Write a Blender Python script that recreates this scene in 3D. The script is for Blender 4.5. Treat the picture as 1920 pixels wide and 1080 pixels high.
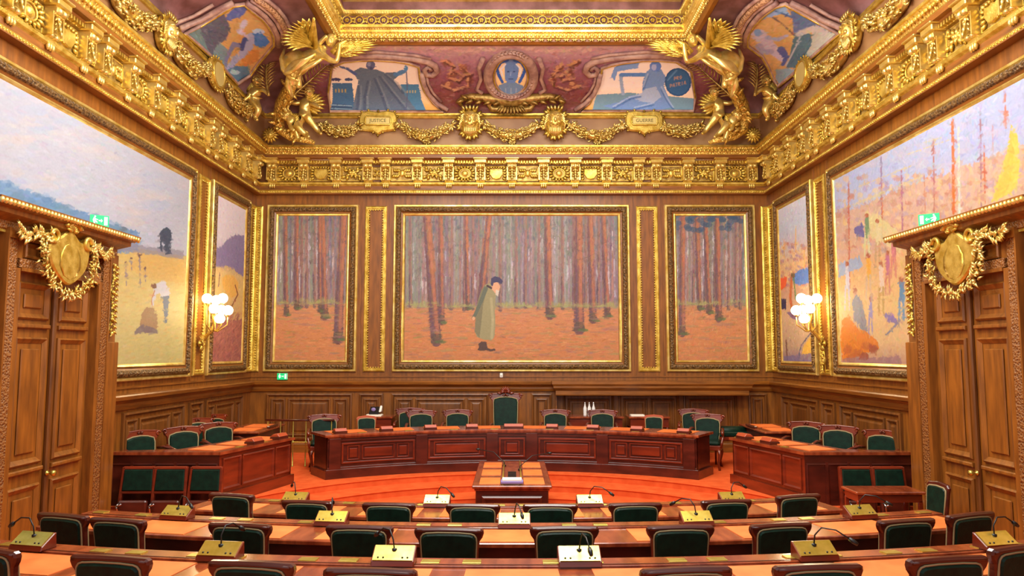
import bpy, bmesh, math, random
import numpy as np
from mathutils import Vector, Matrix, Euler
for o in list(bpy.data.objects): bpy.data.objects.remove(o)
scn = bpy.context.scene
COL = scn.collection
V = Vector; PI = math.pi
sin, cos, sqrt = math.sin, math.cos, math.sqrt
random.seed(7)

# ------------------------------------------------------------ camera, light, exposure
HW = 5.66; D = 16.0; H = 2.45; F = 1376.0; TH = math.radians(5.07); CT, ST = cos(TH), sin(TH)
cam = bpy.data.cameras.new('camera'); cam.sensor_width = 36; cam.lens = 36*F/1920; cam.clip_end = 100
camo = bpy.data.objects.new('camera', cam); COL.objects.link(camo)
camo.location = (0, 0, H); camo.rotation_euler = (PI/2+TH, 0, 0); scn.camera = camo
w = bpy.data.worlds.new('world'); scn.world = w; w.use_nodes = True
w.node_tree.nodes['Background'].inputs[0].default_value = (.97, .98, 1.0, 1)
w.node_tree.nodes['Background'].inputs[1].default_value = .8
def area(name, loc, rot, sx, sy, e, col):
    l = bpy.data.lights.new(name, 'AREA'); l.shape = 'RECTANGLE'; l.size = sx; l.size_y = sy; l.energy = e; l.color = col
    o = bpy.data.objects.new(name, l); COL.objects.link(o); o.location = loc; o.rotation_euler = rot
    return o
area('added_top_light', (0, 7.5, 9.6), (0, 0, 0), 6.0, 9.0, 1250, (1, .97, .92))  # added overhead area light
area('added_front_fill', (0, 5.2, 5.2), (math.radians(62), 0, 0), 2.2, 2.2, 170, (1, .96, .88))  # added fill facing the back wall for more frontal light
for _x in (-2.2, 2.2):    # two added point lamps without fixtures, there to brighten the cove
    _l = bpy.data.lights.new('added_cove_fill', 'POINT'); _l.energy = 460; _l.color = (1, .93, .82); _l.shadow_soft_size = .6
    _o = bpy.data.objects.new('added_cove_fill', _l); COL.objects.link(_o); _o.location = (_x, 8.6, 6.6)
scn.view_settings.view_transform = 'Standard'; scn.view_settings.look = 'None'
scn.view_settings.exposure = 0.0; scn.view_settings.gamma = 1; scn.view_settings.use_curve_mapping = False

# ------------------------------------------------------------ measuring: a ray through a point of the photograph
def ray(px, py):
    u = px-960.; v = 540.-py
    return V((u, F*CT-v*ST, v*CT+F*ST))
def atz(px, py, z): r = ray(px, py); t = (z-H)/r.z; return V((r.x*t, r.y*t, z))
def aty(px, py, y): r = ray(px, py); t = y/r.y; return V((r.x*t, y, H+r.z*t))
def atx(px, py, x): r = ray(px, py); t = x/r.x; return V((x, r.y*t, H+r.z*t))
# coved ceiling profile: distance from the wall and height at parameter t (0..pi/2)
CZ0, CD0, CDX, CDZ = 7.72, .20, 2.05, .75
def cd(t): return CD0+CDX*(1-cos(t))
def cz(t): return CZ0+CDZ*sin(t)
def on_cove(px, py, wall):
    """parameter (along, t) of the cove surface behind a point of the photograph"""
    r = ray(px, py); lo, hi = 0., PI/2
    def g(t):
        if wall == 'b': k = (D-cd(t))/r.y
        else: k = (HW-cd(t))/abs(r.x)
        return H+r.z*k-cz(t), k
    for _ in range(30):
        m = (lo+hi)/2
        if g(m)[0] < 0: hi = m
        else: lo = m
    t = (lo+hi)/2; k = g(t)[1]
    # g falls with t where the surface climbs faster than the ray
    return (r.x*k if wall == 'b' else r.y*k), t
def cove_pt(a, t, wall, off=0.):
    d = cd(t); z = cz(t); n = V((CDZ*cos(t), -CDX*sin(t))).normalized()  # (into room, down)
    d += n.x*off; z += n.y*off
    if wall == 'b': return V((a, D-d, z))
    if wall == 'l': return V((-HW+d, a, z))
    return V((HW-d, a, z))

# ------------------------------------------------------------ materials
def lin(c): return tuple(((x/255.)/12.92 if x/255. <= .04045 else ((x/255.+.055)/1.055)**2.4) for x in c)
def mat(name, c, rough=.5, metal=0., c2=None, scale=8., stretch=(1, 1, 1), bump=0., bscale=None, kind='noise', coat=0., emit=None, spec=.5, lo=.35, hi=.65, detail=4):
    m = bpy.data.materials.new(name); m.use_nodes = True
    n = m.node_tree.nodes; l = m.node_tree.links; b = n['Principled BSDF']
    b.inputs['Base Color'].default_value = lin(c)+(1,)
    b.inputs['Roughness'].default_value = rough; b.inputs['Metallic'].default_value = metal
    b.inputs['Coat Weight'].default_value = coat; b.inputs['Coat Roughness'].default_value = .15
    b.inputs['Specular IOR Level'].default_value = spec
    if emit: b.inputs['Emission Color'].default_value = lin(emit[0])+(1,); b.inputs['Emission Strength'].default_value = emit[1]
    if c2 or bump:
        tc = n.new('ShaderNodeTexCoord'); mp = n.new('ShaderNodeMapping'); mp.inputs['Scale'].default_value = stretch
        l.new(tc.outputs['Object'], mp.inputs[0])
        nz = n.new('ShaderNodeTexNoise'); nz.inputs['Scale'].default_value = scale; nz.inputs['Detail'].default_value = detail
        l.new(mp.outputs[0], nz.inputs['Vector'])
    if c2:
        rp = n.new('ShaderNodeValToRGB'); rp.color_ramp.elements[0].position = lo; rp.color_ramp.elements[1].position = hi
        rp.color_ramp.elements[0].color = lin(c)+(1,); rp.color_ramp.elements[1].color = lin(c2)+(1,)
        l.new(nz.outputs['Fac'], rp.inputs[0]); l.new(rp.outputs[0], b.inputs['Base Color'])
    if bump:
        bp = n.new('ShaderNodeBump'); bp.inputs['Strength'].default_value = bump; bp.inputs['Distance'].default_value = .02
        if kind == 'voronoi':
            vz = n.new('ShaderNodeTexVoronoi'); vz.inputs['Scale'].default_value = bscale or scale; l.new(mp.outputs[0], vz.inputs['Vector'])
            l.new(vz.outputs['Distance'], bp.inputs['Height'])
            if c2: l.new(vz.outputs['Distance'], rp.inputs[0])
        elif bscale:
            n2 = n.new('ShaderNodeTexNoise'); n2.inputs['Scale'].default_value = bscale; l.new(tc.outputs['Object'], n2.inputs['Vector'])
            l.new(n2.outputs['Fac'], bp.inputs['Height'])
        else: l.new(nz.outputs['Fac'], bp.inputs['Height'])
        l.new(bp.outputs[0], b.inputs['Normal'])
    return m
M = {}
M['oak'] = mat('oak', (106, 60, 15), .42, c2=(150, 90, 26), scale=3, stretch=(5, 5, .7), bump=.06, coat=.15, lo=.3, hi=.7)
M['oakh'] = mat('oak_cross_grain', (106, 60, 15), .42, c2=(150, 90, 26), scale=3, stretch=(.7, .7, 6), bump=.06, coat=.15, lo=.3, hi=.7)
M['oakd'] = mat('oak_mid_brown', (84, 46, 12), .45, c2=(124, 72, 22), scale=3, stretch=(5, 5, .7), bump=.05, lo=.3, hi=.7)
M['carved'] = mat('carved_oak', (96, 54, 18), .5, c2=(140, 88, 36), scale=38, bump=.9, kind='voronoi', lo=.05, hi=.6)
M['mahog'] = mat('mahogany', (84, 26, 12), .28, c2=(130, 46, 20), scale=2.4, stretch=(.6, .6, 4), bump=.02, coat=.5, lo=.3, hi=.7)
M['mahogd'] = mat('dark_mahogany', (62, 20, 12), .3, c2=(88, 32, 20), scale=3, stretch=(1, 1, 3), coat=.4)
M['mahogt'] = mat('mahogany_top', (112, 44, 22), .22, c2=(158, 76, 40), scale=3, stretch=(4, 1, 1), coat=.6)
M['gold'] = mat('gilding', (196, 160, 58), .36, .72, c2=(236, 208, 106), scale=9, bump=.25, bscale=45)
M['goldd'] = mat('antique_gilding', (132, 100, 44), .42, .6, c2=(196, 164, 90), scale=12)
M['golds'] = mat('burnished_gilding', (214, 180, 84), .3, .72, c2=(246, 224, 140), scale=6, bump=.12, bscale=30)
M['goldr'] = mat('carved_gilding', (176, 128, 40), .4, .7, c2=(240, 204, 104), scale=22, bump=.9, kind='voronoi', lo=.05, hi=.55)
M['bronze'] = mat('carved_bronze_gilding', (48, 32, 16), .5, .2, c2=(124, 92, 48), scale=26, bump=1., kind='voronoi', lo=.05, hi=.7)
M['brass'] = mat('brass', (206, 188, 80), .3, .9, c2=(226, 210, 110), scale=12)
M['green'] = mat('green_leather', (7, 30, 22), .45, c2=(11, 42, 30), scale=14, bump=.08, bscale=60, spec=.18)
M['piping'] = mat('braid_piping', (150, 132, 92), .6)
M['orange'] = mat('orange_leather', (216, 104, 40), .55, c2=(230, 122, 54), scale=5)
M['lid'] = mat('red_brown_lacquer', (170, 72, 36), .45, coat=.05)
M['carpet'] = mat('orange_carpet', (204, 82, 38), .95, c2=(216, 96, 48), scale=6, spec=.05)
M['cove'] = mat('mauve_brown_plaster', (100, 60, 56), .6, c2=(134, 90, 90), scale=3, bump=.15, bscale=18)
M['mauve'] = mat('mauve_moulding', (156, 118, 112), .5, c2=(200, 164, 146), scale=6, bump=.1)
M['relief'] = mat('mauve_relief', (122, 74, 62), .5, c2=(208, 162, 120), scale=24, bump=1., kind='voronoi', lo=.05, hi=.6)
M['band'] = mat('fawn_band', (138, 94, 56), .5, c2=(168, 128, 84), scale=1.2, stretch=(1, 1, 1))
M['white'] = mat('white_plastic', (236, 234, 228), .4)
M['paper'] = mat('paper', (238, 232, 216), .8)
M['yellowp'] = mat('pale_yellow_card', (236, 208, 120), .6)
M['black'] = mat('black_rubber', (16, 16, 17), .45)
M['purple'] = mat('violet_cover', (138, 120, 176), .5)
M['chrome'] = mat('chrome', (190, 190, 195), .2, 1.)
M['glassb'] = mat('frosted_bottle', (226, 226, 224), .15)
M['globe'] = mat('lit_glass_globe', (255, 240, 205), .4, emit=((255, 232, 186), 9.))
M['signg'] = mat('green_lit_sign', (10, 190, 110), .4, emit=((5, 180, 105), .7))
M['signw'] = mat('white_lit_pictogram', (220, 255, 240), .4, emit=((200, 255, 230), .6))
M['plaque'] = mat('pale_gilt_plaque', (226, 206, 128), .4, .3)
M['ink'] = mat('dark_lettering', (96, 84, 44), .5)
m = bpy.data.materials.new('oil_paint'); m.use_nodes = True
at = m.node_tree.nodes.new('ShaderNodeVertexColor'); at.layer_name = 'Col'
m.node_tree.links.new(at.outputs[0], m.node_tree.nodes['Principled BSDF'].inputs['Base Color'])
m.node_tree.nodes['Principled BSDF'].inputs['Roughness'].default_value = .6
m.node_tree.nodes['Principled BSDF'].inputs['Specular IOR Level'].default_value = .25
M['paint'] = m

# ------------------------------------------------------------ mesh builder
class MB:
    def __init__(s): s.v = []; s.f = []; s.m = []; s.sm = []; s.T = None
    def add(s, vs, fs, mi=0, smooth=False):
        b = len(s.v)
        if s.T is not None: vs = [s.T @ V(p) for p in vs]
        s.v.extend([tuple(p) for p in vs])
        for f in fs: s.f.append(tuple(i+b for i in f)); s.m.append(mi); s.sm.append(smooth)
    def box(s, x0, x1, y0, y1, z0, z1, mi=0, c=0.):
        if c <= 0:
            vs = [(x, y, z) for z in (z0, z1) for y in (y0, y1) for x in (x0, x1)]
            s.add(vs, [(0, 2, 3, 1), (4, 5, 7, 6), (0, 1, 5, 4), (2, 6, 7, 3), (0, 4, 6, 2), (1, 3, 7, 5)], mi); return
        vs = []
        for sx in (0, 1):
            for sy in (0, 1):
                for sz in (0, 1):
                    x = (x0, x1)[sx]; y = (y0, y1)[sy]; z = (z0, z1)[sz]
                    dx = c if sx == 0 else -c; dy = c if sy == 0 else -c; dz = c if sz == 0 else -c
                    vs += [(x, y+dy, z+dz), (x+dx, y, z+dz), (x+dx, y+dy, z)]
        I = lambda a, b, c_, k: (a*4+b*2+c_)*3+k
        fs = []
        for a in (0, 1):
            fs.append((I(a, 0, 0, 0), I(a, 1, 0, 0), I(a, 1, 1, 0), I(a, 0, 1, 0)))
            fs.append((I(0, a, 0, 1), I(1, a, 0, 1), I(1, a, 1, 1), I(0, a, 1, 1)))
            fs.append((I(0, 0, a, 2), I(1, 0, a, 2), I(1, 1, a, 2), I(0, 1, a, 2)))
        for a in (0, 1):
            for b in (0, 1):
                fs.append((I(a, b, 0, 0), I(a, b, 1, 0), I(a, b, 1, 1), I(a, b, 0, 1)))
                fs.append((I(a, 0, b, 0), I(a, 1, b, 0), I(a, 1, b, 2), I(a, 0, b, 2)))
                fs.append((I(0, a, b, 1), I(1, a, b, 1), I(1, a, b, 2), I(0, a, b, 2)))
                for c_ in (0, 1): fs.append((I(a, b, c_, 0), I(a, b, c_, 1), I(a, b, c_, 2)))
        s.add(vs, fs, mi)
    def ball(s, c, r, mi=0, n=8, k=5, R=None):
        if not hasattr(r, '__len__'): r = (r, r, r)
        vs = []; fs = []
        for i in range(k+1):
            ph = PI*i/k
            for j in range(n):
                a = 2*PI*j/n; p = V((r[0]*sin(ph)*cos(a), r[1]*sin(ph)*sin(a), r[2]*cos(ph)))
                if R is not None: p = R @ p
                vs.append(V(c)+p)
        for i in range(k):
            for j in range(n): fs.append((i*n+j, (i+1)*n+j, (i+1)*n+(j+1) % n, i*n+(j+1) % n))
        s.add(vs, fs, mi, True)
    def tube(s, pts, r, n=8, mi=0, closed=False, cap=True):
        pts = [V(p) for p in pts]; N = len(pts)
        if not hasattr(r, '__len__'): r = [r]*N
        vs = []; fs = []; up = None
        for i in range(N):
            t = (pts[(i+1) % N]-pts[i-1]) if closed else (pts[min(i+1, N-1)]-pts[max(i-1, 0)])
            if t.length < 1e-9: t = V((0, 0, 1))
            t.normalize()
            if up is None: up = t.orthogonal().normalized()
            up = (up-t*up.dot(t))
            if up.length < 1e-6: up = t.orthogonal()
            up.normalize(); sd = t.cross(up)
            for j in range(n):
                a = 2*PI*j/n; vs.append(pts[i]+(up*cos(a)+sd*sin(a))*r[i])
        for i in range(N if closed else N-1):
            k = (i+1) % N
            for j in range(n): fs.append((i*n+j, i*n+(j+1) % n, k*n+(j+1) % n, k*n+j))
        if cap and not closed: fs.append(tuple(range(n))[::-1]); fs.append(tuple((N-1)*n+j for j in range(n)))
        s.add(vs, fs, mi, True)
    def lathe(s, prof, n=16, mi=0, c=(0, 0, 0), a0=0., R=None):
        vs = []; fs = []
        for r, z in prof:
            for j in range(n):
                a = a0+2*PI*j/n; p = V((r*cos(a), r*sin(a), z))
                if R is not None: p = R @ p
                vs.append(p+V(c))
        for i in range(len(prof)-1):
            for j in range(n): fs.append((i*n+j, i*n+(j+1) % n, (i+1)*n+(j+1) % n, (i+1)*n+j))
        s.add(vs, fs, mi, True)
    def extr(s, pts, y0, y1, mi=0, bev=0., to=None):
        """polygon in x,z extruded along y with a chamfer at the y1 side (and y0)"""
        n = len(pts); cx = sum(p[0] for p in pts)/n; czz = sum(p[1] for p in pts)/n
        def ins(b):
            out = []
            for i in range(n):
                p0, p1, p2 = pts[i-1], pts[i], pts[(i+1) % n]
                e1 = V((p1[0]-p0[0], p1[1]-p0[1])); e2 = V((p2[0]-p1[0], p2[1]-p1[1]))
                if e1.length < 1e-9: e1 = e2
                if e2.length < 1e-9: e2 = e1
                n1 = V((-e1.y, e1.x)).normalized(); n2 = V((-e2.y, e2.x)).normalized(); nn = n1+n2
                if nn.length < 1e-6: nn = n1
                nn.normalize(); k = b/max(.4, nn.dot(n1)); out.append((p1[0]+nn.x*k, p1[1]+nn.y*k))
            return out
        A = sum(pts[i-1][0]*pts[i][1]-pts[i][0]*pts[i-1][1] for i in range(n))
        if A < 0: pts = pts[::-1]
        sg = 1 if y1 > y0 else -1
        if bev:
            q = ins(bev); L = [(q, y0), (pts, y0+sg*bev), (pts, y1-sg*bev), (q, y1)]
        else: L = [(pts, y0), (pts, y1)]
        vs = []; fs = []
        for P, y in L: vs += [(p[0], y, p[1]) if to is None else to(p[0], y, p[1]) for p in P]
        for k in range(len(L)-1):
            for i in range(n): j = (i+1) % n; fs.append((k*n+i, k*n+j, (k+1)*n+j, (k+1)*n+i))
        fs.append(tuple(range(n))[::-1]); fs.append(tuple((len(L)-1)*n+i for i in range(n)))
        s.add(vs, fs, mi)
    def sweep(s, path, prof, closed=False, to=lambda x, y, z: (x, y, z), mis=None, flip=1, smooth=False):
        """moulding: 2D path, profile of (offset to the left of the path * flip, height)"""
        P = [V(p) for p in path]; N = len(P); vs = []; fs = []; ms = []
        for i in range(N):
            a = (P[i]-P[i-1]) if (closed or i > 0) else (P[1]-P[0])
            b = (P[(i+1) % N]-P[i]) if (closed or i < N-1) else a
            a = a.normalized(); b = b.normalized()
            n1 = V((-a.y, a.x)); n2 = V((-b.y, b.x)); nn = (n1+n2).normalized(); k = 1/max(.3, nn.dot(n1))
            for o, h in prof: q = P[i]+nn*(o*k*flip); vs.append(V(to(q.x, q.y, h)))
        m = len(prof)
        for i in range(N if closed else N-1):
            for j in range(m-1):
                s.add([], [], 0)
                fs.append((i*m+j, ((i+1) % N)*m+j, ((i+1) % N)*m+j+1, i*m+j+1)); ms.append(mis[j] if mis else 0)
        b = len(s.v)
        if s.T is not None: vs = [s.T @ p for p in vs]
        s.v.extend([tuple(p) for p in vs])
        for f, mi in zip(fs, ms): s.f.append(tuple(i+b for i in f)); s.m.append(mi); s.sm.append(smooth)
    def leaf(s, p, d, nrm, L, W, curl=.25, mi=0, k=4, th=.25):
        p = V(p); d = V(d).normalized(); nrm = V(nrm); sd = d.cross(nrm)
        if sd.length < 1e-6: sd = d.orthogonal()
        sd.normalize(); nrm = sd.cross(d)
        vs = [p]; fs = []
        for i in range(1, k):
            t = i/k; w_ = W*.5*sin(PI*t**.8); c = p+d*(L*t)+nrm*(curl*L*(t*(1-t)*1.6 - .25*t*t))
            vs += [c-sd*w_, c+nrm*(w_*th*2+.002), c+sd*w_, c-nrm*(w_*th)]
        vs.append(p+d*L-nrm*(curl*L*.25)); e = len(vs)-1
        for j in range(4): fs.append((0, 1+j, 1+(j+1) % 4))
        for i in range(k-2):
            for j in range(4): a = 1+i*4; fs.append((a+j, a+4+j, a+4+(j+1) % 4, a+(j+1) % 4))
        a = 1+(k-2)*4
        for j in range(4): fs.append((a+j, e, a+(j+1) % 4))
        s.add(vs, fs, mi, True)
    def build(s, name, mats, parent=None, loc=None):
        me = bpy.data.meshes.new(name); me.from_pydata(s.v, [], s.f)
        if not isinstance(mats, (list, tuple)): mats = [mats]
        for m_ in mats: me.materials.append(M[m_] if isinstance(m_, str) else m_)
        if len(mats) > 1: me.polygons.foreach_set('material_index', s.m)
        me.polygons.foreach_set('use_smooth', s.sm); me.update()
        if len(s.v) < 60000:
            bm = bmesh.new(); bm.from_mesh(me); bmesh.ops.recalc_face_normals(bm, faces=bm.faces); bm.to_mesh(me); bm.free()
        o = bpy.data.objects.new(name, me); COL.objects.link(o)
        if parent: o.parent = parent
        if loc is not None: o.location = loc
        return o
def tag(o, label=None, cat=None, group=None, kind=None):
    if label: o['label'] = label
    if cat: o['category'] = cat
    if group: o['group'] = group
    if kind: o['kind'] = kind
    return o
def empty(name, loc=(0, 0, 0), rz=0., parent=None):
    o = bpy.data.objects.new(name, None); COL.objects.link(o); o.location = loc; o.rotation_euler.z = rz; o.empty_display_size = .1
    if parent: o.parent = parent
    return o
def copy_tree(o, parent=None):
    c = o.copy(); COL.objects.link(c); c.parent = parent
    for ch in o.children: copy_tree(ch, c)
    return c
def struct(o): o['kind'] = 'structure'; return o
def skin(name, nodes, edges, mt, parent=None, sub=2, M4=None):
    """one continuous skinned body from joints (position, radius)"""
    me = bpy.data.meshes.new(name); me.from_pydata([n_[0] for n_ in nodes], edges, [])
    bm = bmesh.new(); bm.from_mesh(me); lay = bm.verts.layers.skin.verify(); bm.verts.ensure_lookup_table()
    for i, v in enumerate(bm.verts): v[lay].radius = (nodes[i][1],)*2; v[lay].use_root = (i == 0)
    bm.to_mesh(me); bm.free()
    t = bpy.data.objects.new(name, me); COL.objects.link(t)
    t.modifiers.new('s', 'SKIN'); sb = t.modifiers.new('u', 'SUBSURF'); sb.levels = sub; sb.render_levels = sub
    dg = bpy.context.evaluated_depsgraph_get(); dg.update()
    nm = bpy.data.meshes.new_from_object(t.evaluated_get(dg)); bpy.data.objects.remove(t)
    nm.name = name
    if M4 is not None: nm.transform(M4)
    for p in nm.polygons: p.use_smooth = True
    nm.materials.clear(); nm.materials.append(M[mt])
    o = bpy.data.objects.new(name, nm); COL.objects.link(o); o.parent = parent
    return o
def text_mesh(txt, size, to, mt, name, parent):
    cu = bpy.data.curves.new('t', 'FONT'); cu.body = txt; cu.size = size; cu.align_x = 'CENTER'; cu.align_y = 'CENTER'; cu.extrude = .004
    t = bpy.data.objects.new('t', cu); COL.objects.link(t); dg = bpy.context.evaluated_depsgraph_get(); dg.update()
    nm = bpy.data.meshes.new_from_object(t.evaluated_get(dg)); bpy.data.objects.remove(t)
    nm.transform(to); nm.materials.clear(); nm.materials.append(M[mt]); nm.name = name
    o = bpy.data.objects.new(name, nm); COL.objects.link(o); o.parent = parent
    return o
def smooth(P, k=3, closed=True):
    out = []; n = len(P)
    for i in range(n):
        p0, p1, p2, p3 = [V(P[(i+j) % n]) for j in (-1, 0, 1, 2)]
        for q in range(k):
            t = q/k; out.append(tuple(.5*((2*p1)+(p2-p0)*t+(2*p0-5*p1+4*p2-p3)*t*t+(3*p1-p0-3*p2+p3)*t**3)))
    return out
# wall frames: (along, out from the wall, height) -> world
def WB(u, d, v): return V((u, D-d, v))
def WL(u, d, v): return V((-HW+d, u, v))
def WR(u, d, v): return V((HW-d, u, v))
# ------------------------------------------------------------ setting: floor, dais, walls
b = MB(); b.box(-HW, HW, -2, D, -.1, 0); struct(b.build('floor', 'carpet'))
RC, RR = 8.75, 4.5
def dais_slab(R, z0, z1):
    b = MB(); xs = sorted(set([-HW, HW]+[R*sin(math.radians(a)) for a in range(-66, 67, 3)]+[-R*.93, R*.93]))
    def yi(x):
        return max(10.42, RC+sqrt(max(0, R*R-x*x))) if abs(x) < R else 10.42
    n = len(xs); vs = []
    for x in xs:
        y = yi(x); vs += [(x, y, z0), (x, y, z1), (x, y-.03, z1-.03) if False else (x, D, z1)]
    fs = []
    for i in range(n-1): a = i*3; fs += [(a, a+3, a+4, a+1), (a+1, a+4, a+5, a+2)]
    b.add(vs, fs, 0, False)
    # rounded nosing along the edge
    b.tube([(x, yi(x), z1-.012) for x in xs], .012, 6)
    return b
for i, k in enumerate((1.04, .52, 0.)):
    struct(dais_slab(RR-k, .11*i, .11*(i+1)).build('floor_dais_step' if i < 2 else 'floor_dais', 'carpet'))
def arc_pts(cy, R, xm, n=24): # row arcs: centre beyond the dais
    am = math.asin(xm/R); return [(R*sin(a), cy-R*cos(a)) for a in [(-1+2*i/n)*am for i in range(n+1)]]
def tier(yc, z0, z1):
    b = MB(); P = arc_pts(yc+15, 15, HW-.01, 30); vs = []
    for x, y in P: vs += [(x, y, z0), (x, y, z1), (x, -2, z1)]
    fs = []
    for i in range(len(P)-1): a = i*3; fs += [(a, a+1, a+4, a+3), (a+1, a+2, a+5, a+4)]
    b.add(vs, fs); return b
struct(tier(7.05, 0, .13).build('floor_tier', 'carpet')); struct(tier(5.42, .13, .26).build('floor_tier', 'carpet'))

b = MB(); b.box(-HW-.2, HW+.2, D, D+.2, -.1, 9.6); WBK = struct(b.build('wall_back', 'oak'))
b = MB(); b.box(-HW-.2, -HW, -2, D, -.1, 9.6); WLF = struct(b.build('wall_left', 'oak'))
b = MB(); b.box(HW, HW+.2, -2, D, -.1, 9.6); WRT = struct(b.build('wall_right', 'oak'))
ROOM = [(-HW, 3.5), (-HW, D), (HW, D), (HW, 3.5)]
def room_sweep(b, prof, mis=None, smooth=False): b.sweep(ROOM, prof, flip=-1, mis=mis, smooth=smooth)

# coved ceiling: fawn band above the cornice, then the curve, then the rich ceiling cornice
b = MB()
room_sweep(b, [(.2, 6.9), (.2, 7.60)], [0])
room_sweep(b, [(.2, 7.60), (.24, 7.60), (.26, 7.63), (.24, 7.66), (.22, 7.68), (.22, 7.72), (.2, 7.72)], [1]*6)
room_sweep(b, [(cd(PI/2*i/16), cz(PI/2*i/16)) for i in range(17)], [2]*16, smooth=True)
CEIL = struct(b.build('ceiling', ['band', 'gold', 'cove']))
# ceiling cornice bands
b = MB(); a = CD0+CDX; z = CZ0+CDZ
prof = [(a-.12, z-.02), (a-.10, z-.05), (a-.02, z-.06), (a+.03, z-.02), (a+.03, z+.03), (a+.00, z+.035), (a+.06, z+.05), (a+.06, z+.13), (a+.10, z+.15), (a+.10, z+.19), (a+.16, z+.22), (a+.16, z+.27),
        (a+.10, z+.28), (a+.10, z+.46), (a+.18, z+.48), (a+.20, z+.54), (a+.16, z+.56), (a+.16, z+.72), (a+.3, z+.78), (a+.3, z+.9), (a+.9, z+.9)]
ms = [1, 1, 1, 1, 0, 0, 2, 0, 0, 0, 0, 0, 3, 0, 0, 3, 3, 0, 0, 0]
room_sweep(b, prof, ms)
CC = struct(b.build('trim_1', ['golds', 'oakh', 'goldr', 'cove']))
CC['label'] = 'gilded cornice framing the flat of the ceiling'
# ornaments of the ceiling cornice
def along_rect(off, step, x0=None):
    """points with direction and inward normal along the three visible sides at offset off from the walls"""
    out = []; L = D-off-4.5; n = int(L/step)
    for i in range(n): out.append((V((-HW+off, D-off-(i+.5)*step, 0)), V((0, 1, 0)), V((1, 0, 0))))
    W_ = 2*(HW-off); n = max(1, int(round(W_/step)))
    for i in range(n): out.append((V((-HW+off+(i+.5)*W_/n, D-off, 0)), V((1, 0, 0)), V((0, -1, 0))))
    n = int(L/step)
    for i in range(n): out.append((V((HW-off, D-off-(i+.5)*step, 0)), V((0, 1, 0)), V((-1, 0, 0))))
    return out
b = MB()
for p, d, n in along_rect(a+.07, .075): b.ball(p+V((0, 0, z+.09)), (.03, .03, .036), 0, 6, 4)
b.build('egg_moulding', 'golds', CC)
b = MB()
for p, d, n in along_rect(a+.11, .05): b.ball(p+V((0, 0, z+.205)), .018, 0, 5, 3)
for p, d, n in along_rect(a+.185, .05): b.ball(p+V((0, 0, z+.5)), .02, 0, 5, 3)
b.build('bead_moulding', 'golds', CC)
b = MB()
for p, d, n in along_rect(a+.11, .235):   # interlaced rings with rosettes
    c = p+V((0, 0, z+.37))+n*.01
    b.tube([c+d*(.085*cos(t))+V((0, 0, .085*sin(t))) for t in [2*PI*q/14 for q in range(14)]], .011, 5, closed=True)
    for q in range(6):
        t = 2*PI*q/6; b.leaf(c, d*cos(t)+V((0, 0, sin(t))), n, .06, .035, .3)
    for sg in (-1, 1):
        for e in (-1, 1): b.leaf(c+d*(.118*sg), d*(.5*-sg)+V((0, 0, e)), n, .08, .035, .3)
b.build('guilloche', 'gold', CC)
b = MB()
for i, (p, d, n) in enumerate(along_rect(a+.02, .16)):  # leafage hanging under the cornice
    c = p+V((0, 0, z-.0))+n*.03
    for t in (-.9, -.3, .3, .9): b.leaf(c+V((0, 0, .03)), d*sin(t)+V((0, 0, -cos(t)*.6)), n, .075, .03, .3)
b.build('leaf_edging', 'golds', CC)
# rim of the unseen flat ceiling, left open so light comes in
b = MB(); q = a+.9
room_sweep(b, [(q, z+.9), (q+.15, z+.9), (q+.15, z+1.05)], [0, 0]); struct(b.build('trim_2', ['golds']))

# ------------------------------------------------------------ main cornice (entablature) round the room
b = MB()
prof = [(.0, 5.93), (.14, 5.932), (.14, 5.95), (.11, 5.965), (.11, 6.0), (.09, 6.03), (.075, 6.03), (.075, 6.12), (.09, 6.135), (.12, 6.15), (.13, 6.19), (.10, 6.205), (.05, 6.21), (.05, 6.60),
        (.10, 6.61), (.10, 6.655), (.16, 6.67), (.18, 6.70), (.26, 6.705), (.26, 6.78), (.27, 6.79), (.275, 6.82), (.31, 6.88), (.33, 6.92), (.36, 6.925), (.36, 6.965), (.34, 6.975), (.2, 6.99)]
ms = [1, 1, 1, 0, 0, 1, 1, 0, 0, 0, 0, 0, 3, 0, 2, 0, 1, 1, 1, 0, 2, 2, 2, 0, 0, 0, 1]
room_sweep(b, prof, ms)
EN = struct(b.build('trim_3', ['gold', 'oakh', 'goldr', 'oakd']))
EN['label'] = 'gilded bracketed cornice running round the walls below the coved ceiling'
b = MB()
for p, d, n in along_rect(.11, .055): b.ball(p+V((0, 0, 5.985)), .018, 0, 5, 3)
b.build('bead_moulding', 'gold', EN)
b = MB()
for p, d, n in along_rect(.135, .06):
    c = p+V((0, 0, 6.64)); e = .016; h = .026
    vs = [c+d*(sx*e)+n*(sy*.035)+V((0, 0, sz*h)) for sz in (-1, 1) for sy in (-1, 1) for sx in (-1, 1)]
    b.add(vs, [(0, 2, 3, 1), (4, 5, 7, 6), (0, 1, 5, 4), (2, 6, 7, 3), (0, 4, 6, 2), (1, 3, 7, 5)])
b.build('dentil_moulding', 'gold', EN)
b = MB()
for p, d, n in along_rect(.315, .085):
    b.ball(p+V((0, 0, 6.855)), (.03, .03, .04), 0, 6, 4)
    b.leaf(p+d*.0425+V((0, 0, 6.90)), V((0, 0, -1)), n, .08, .022, .1)
b.build('egg_moulding', 'gold', EN)
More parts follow.
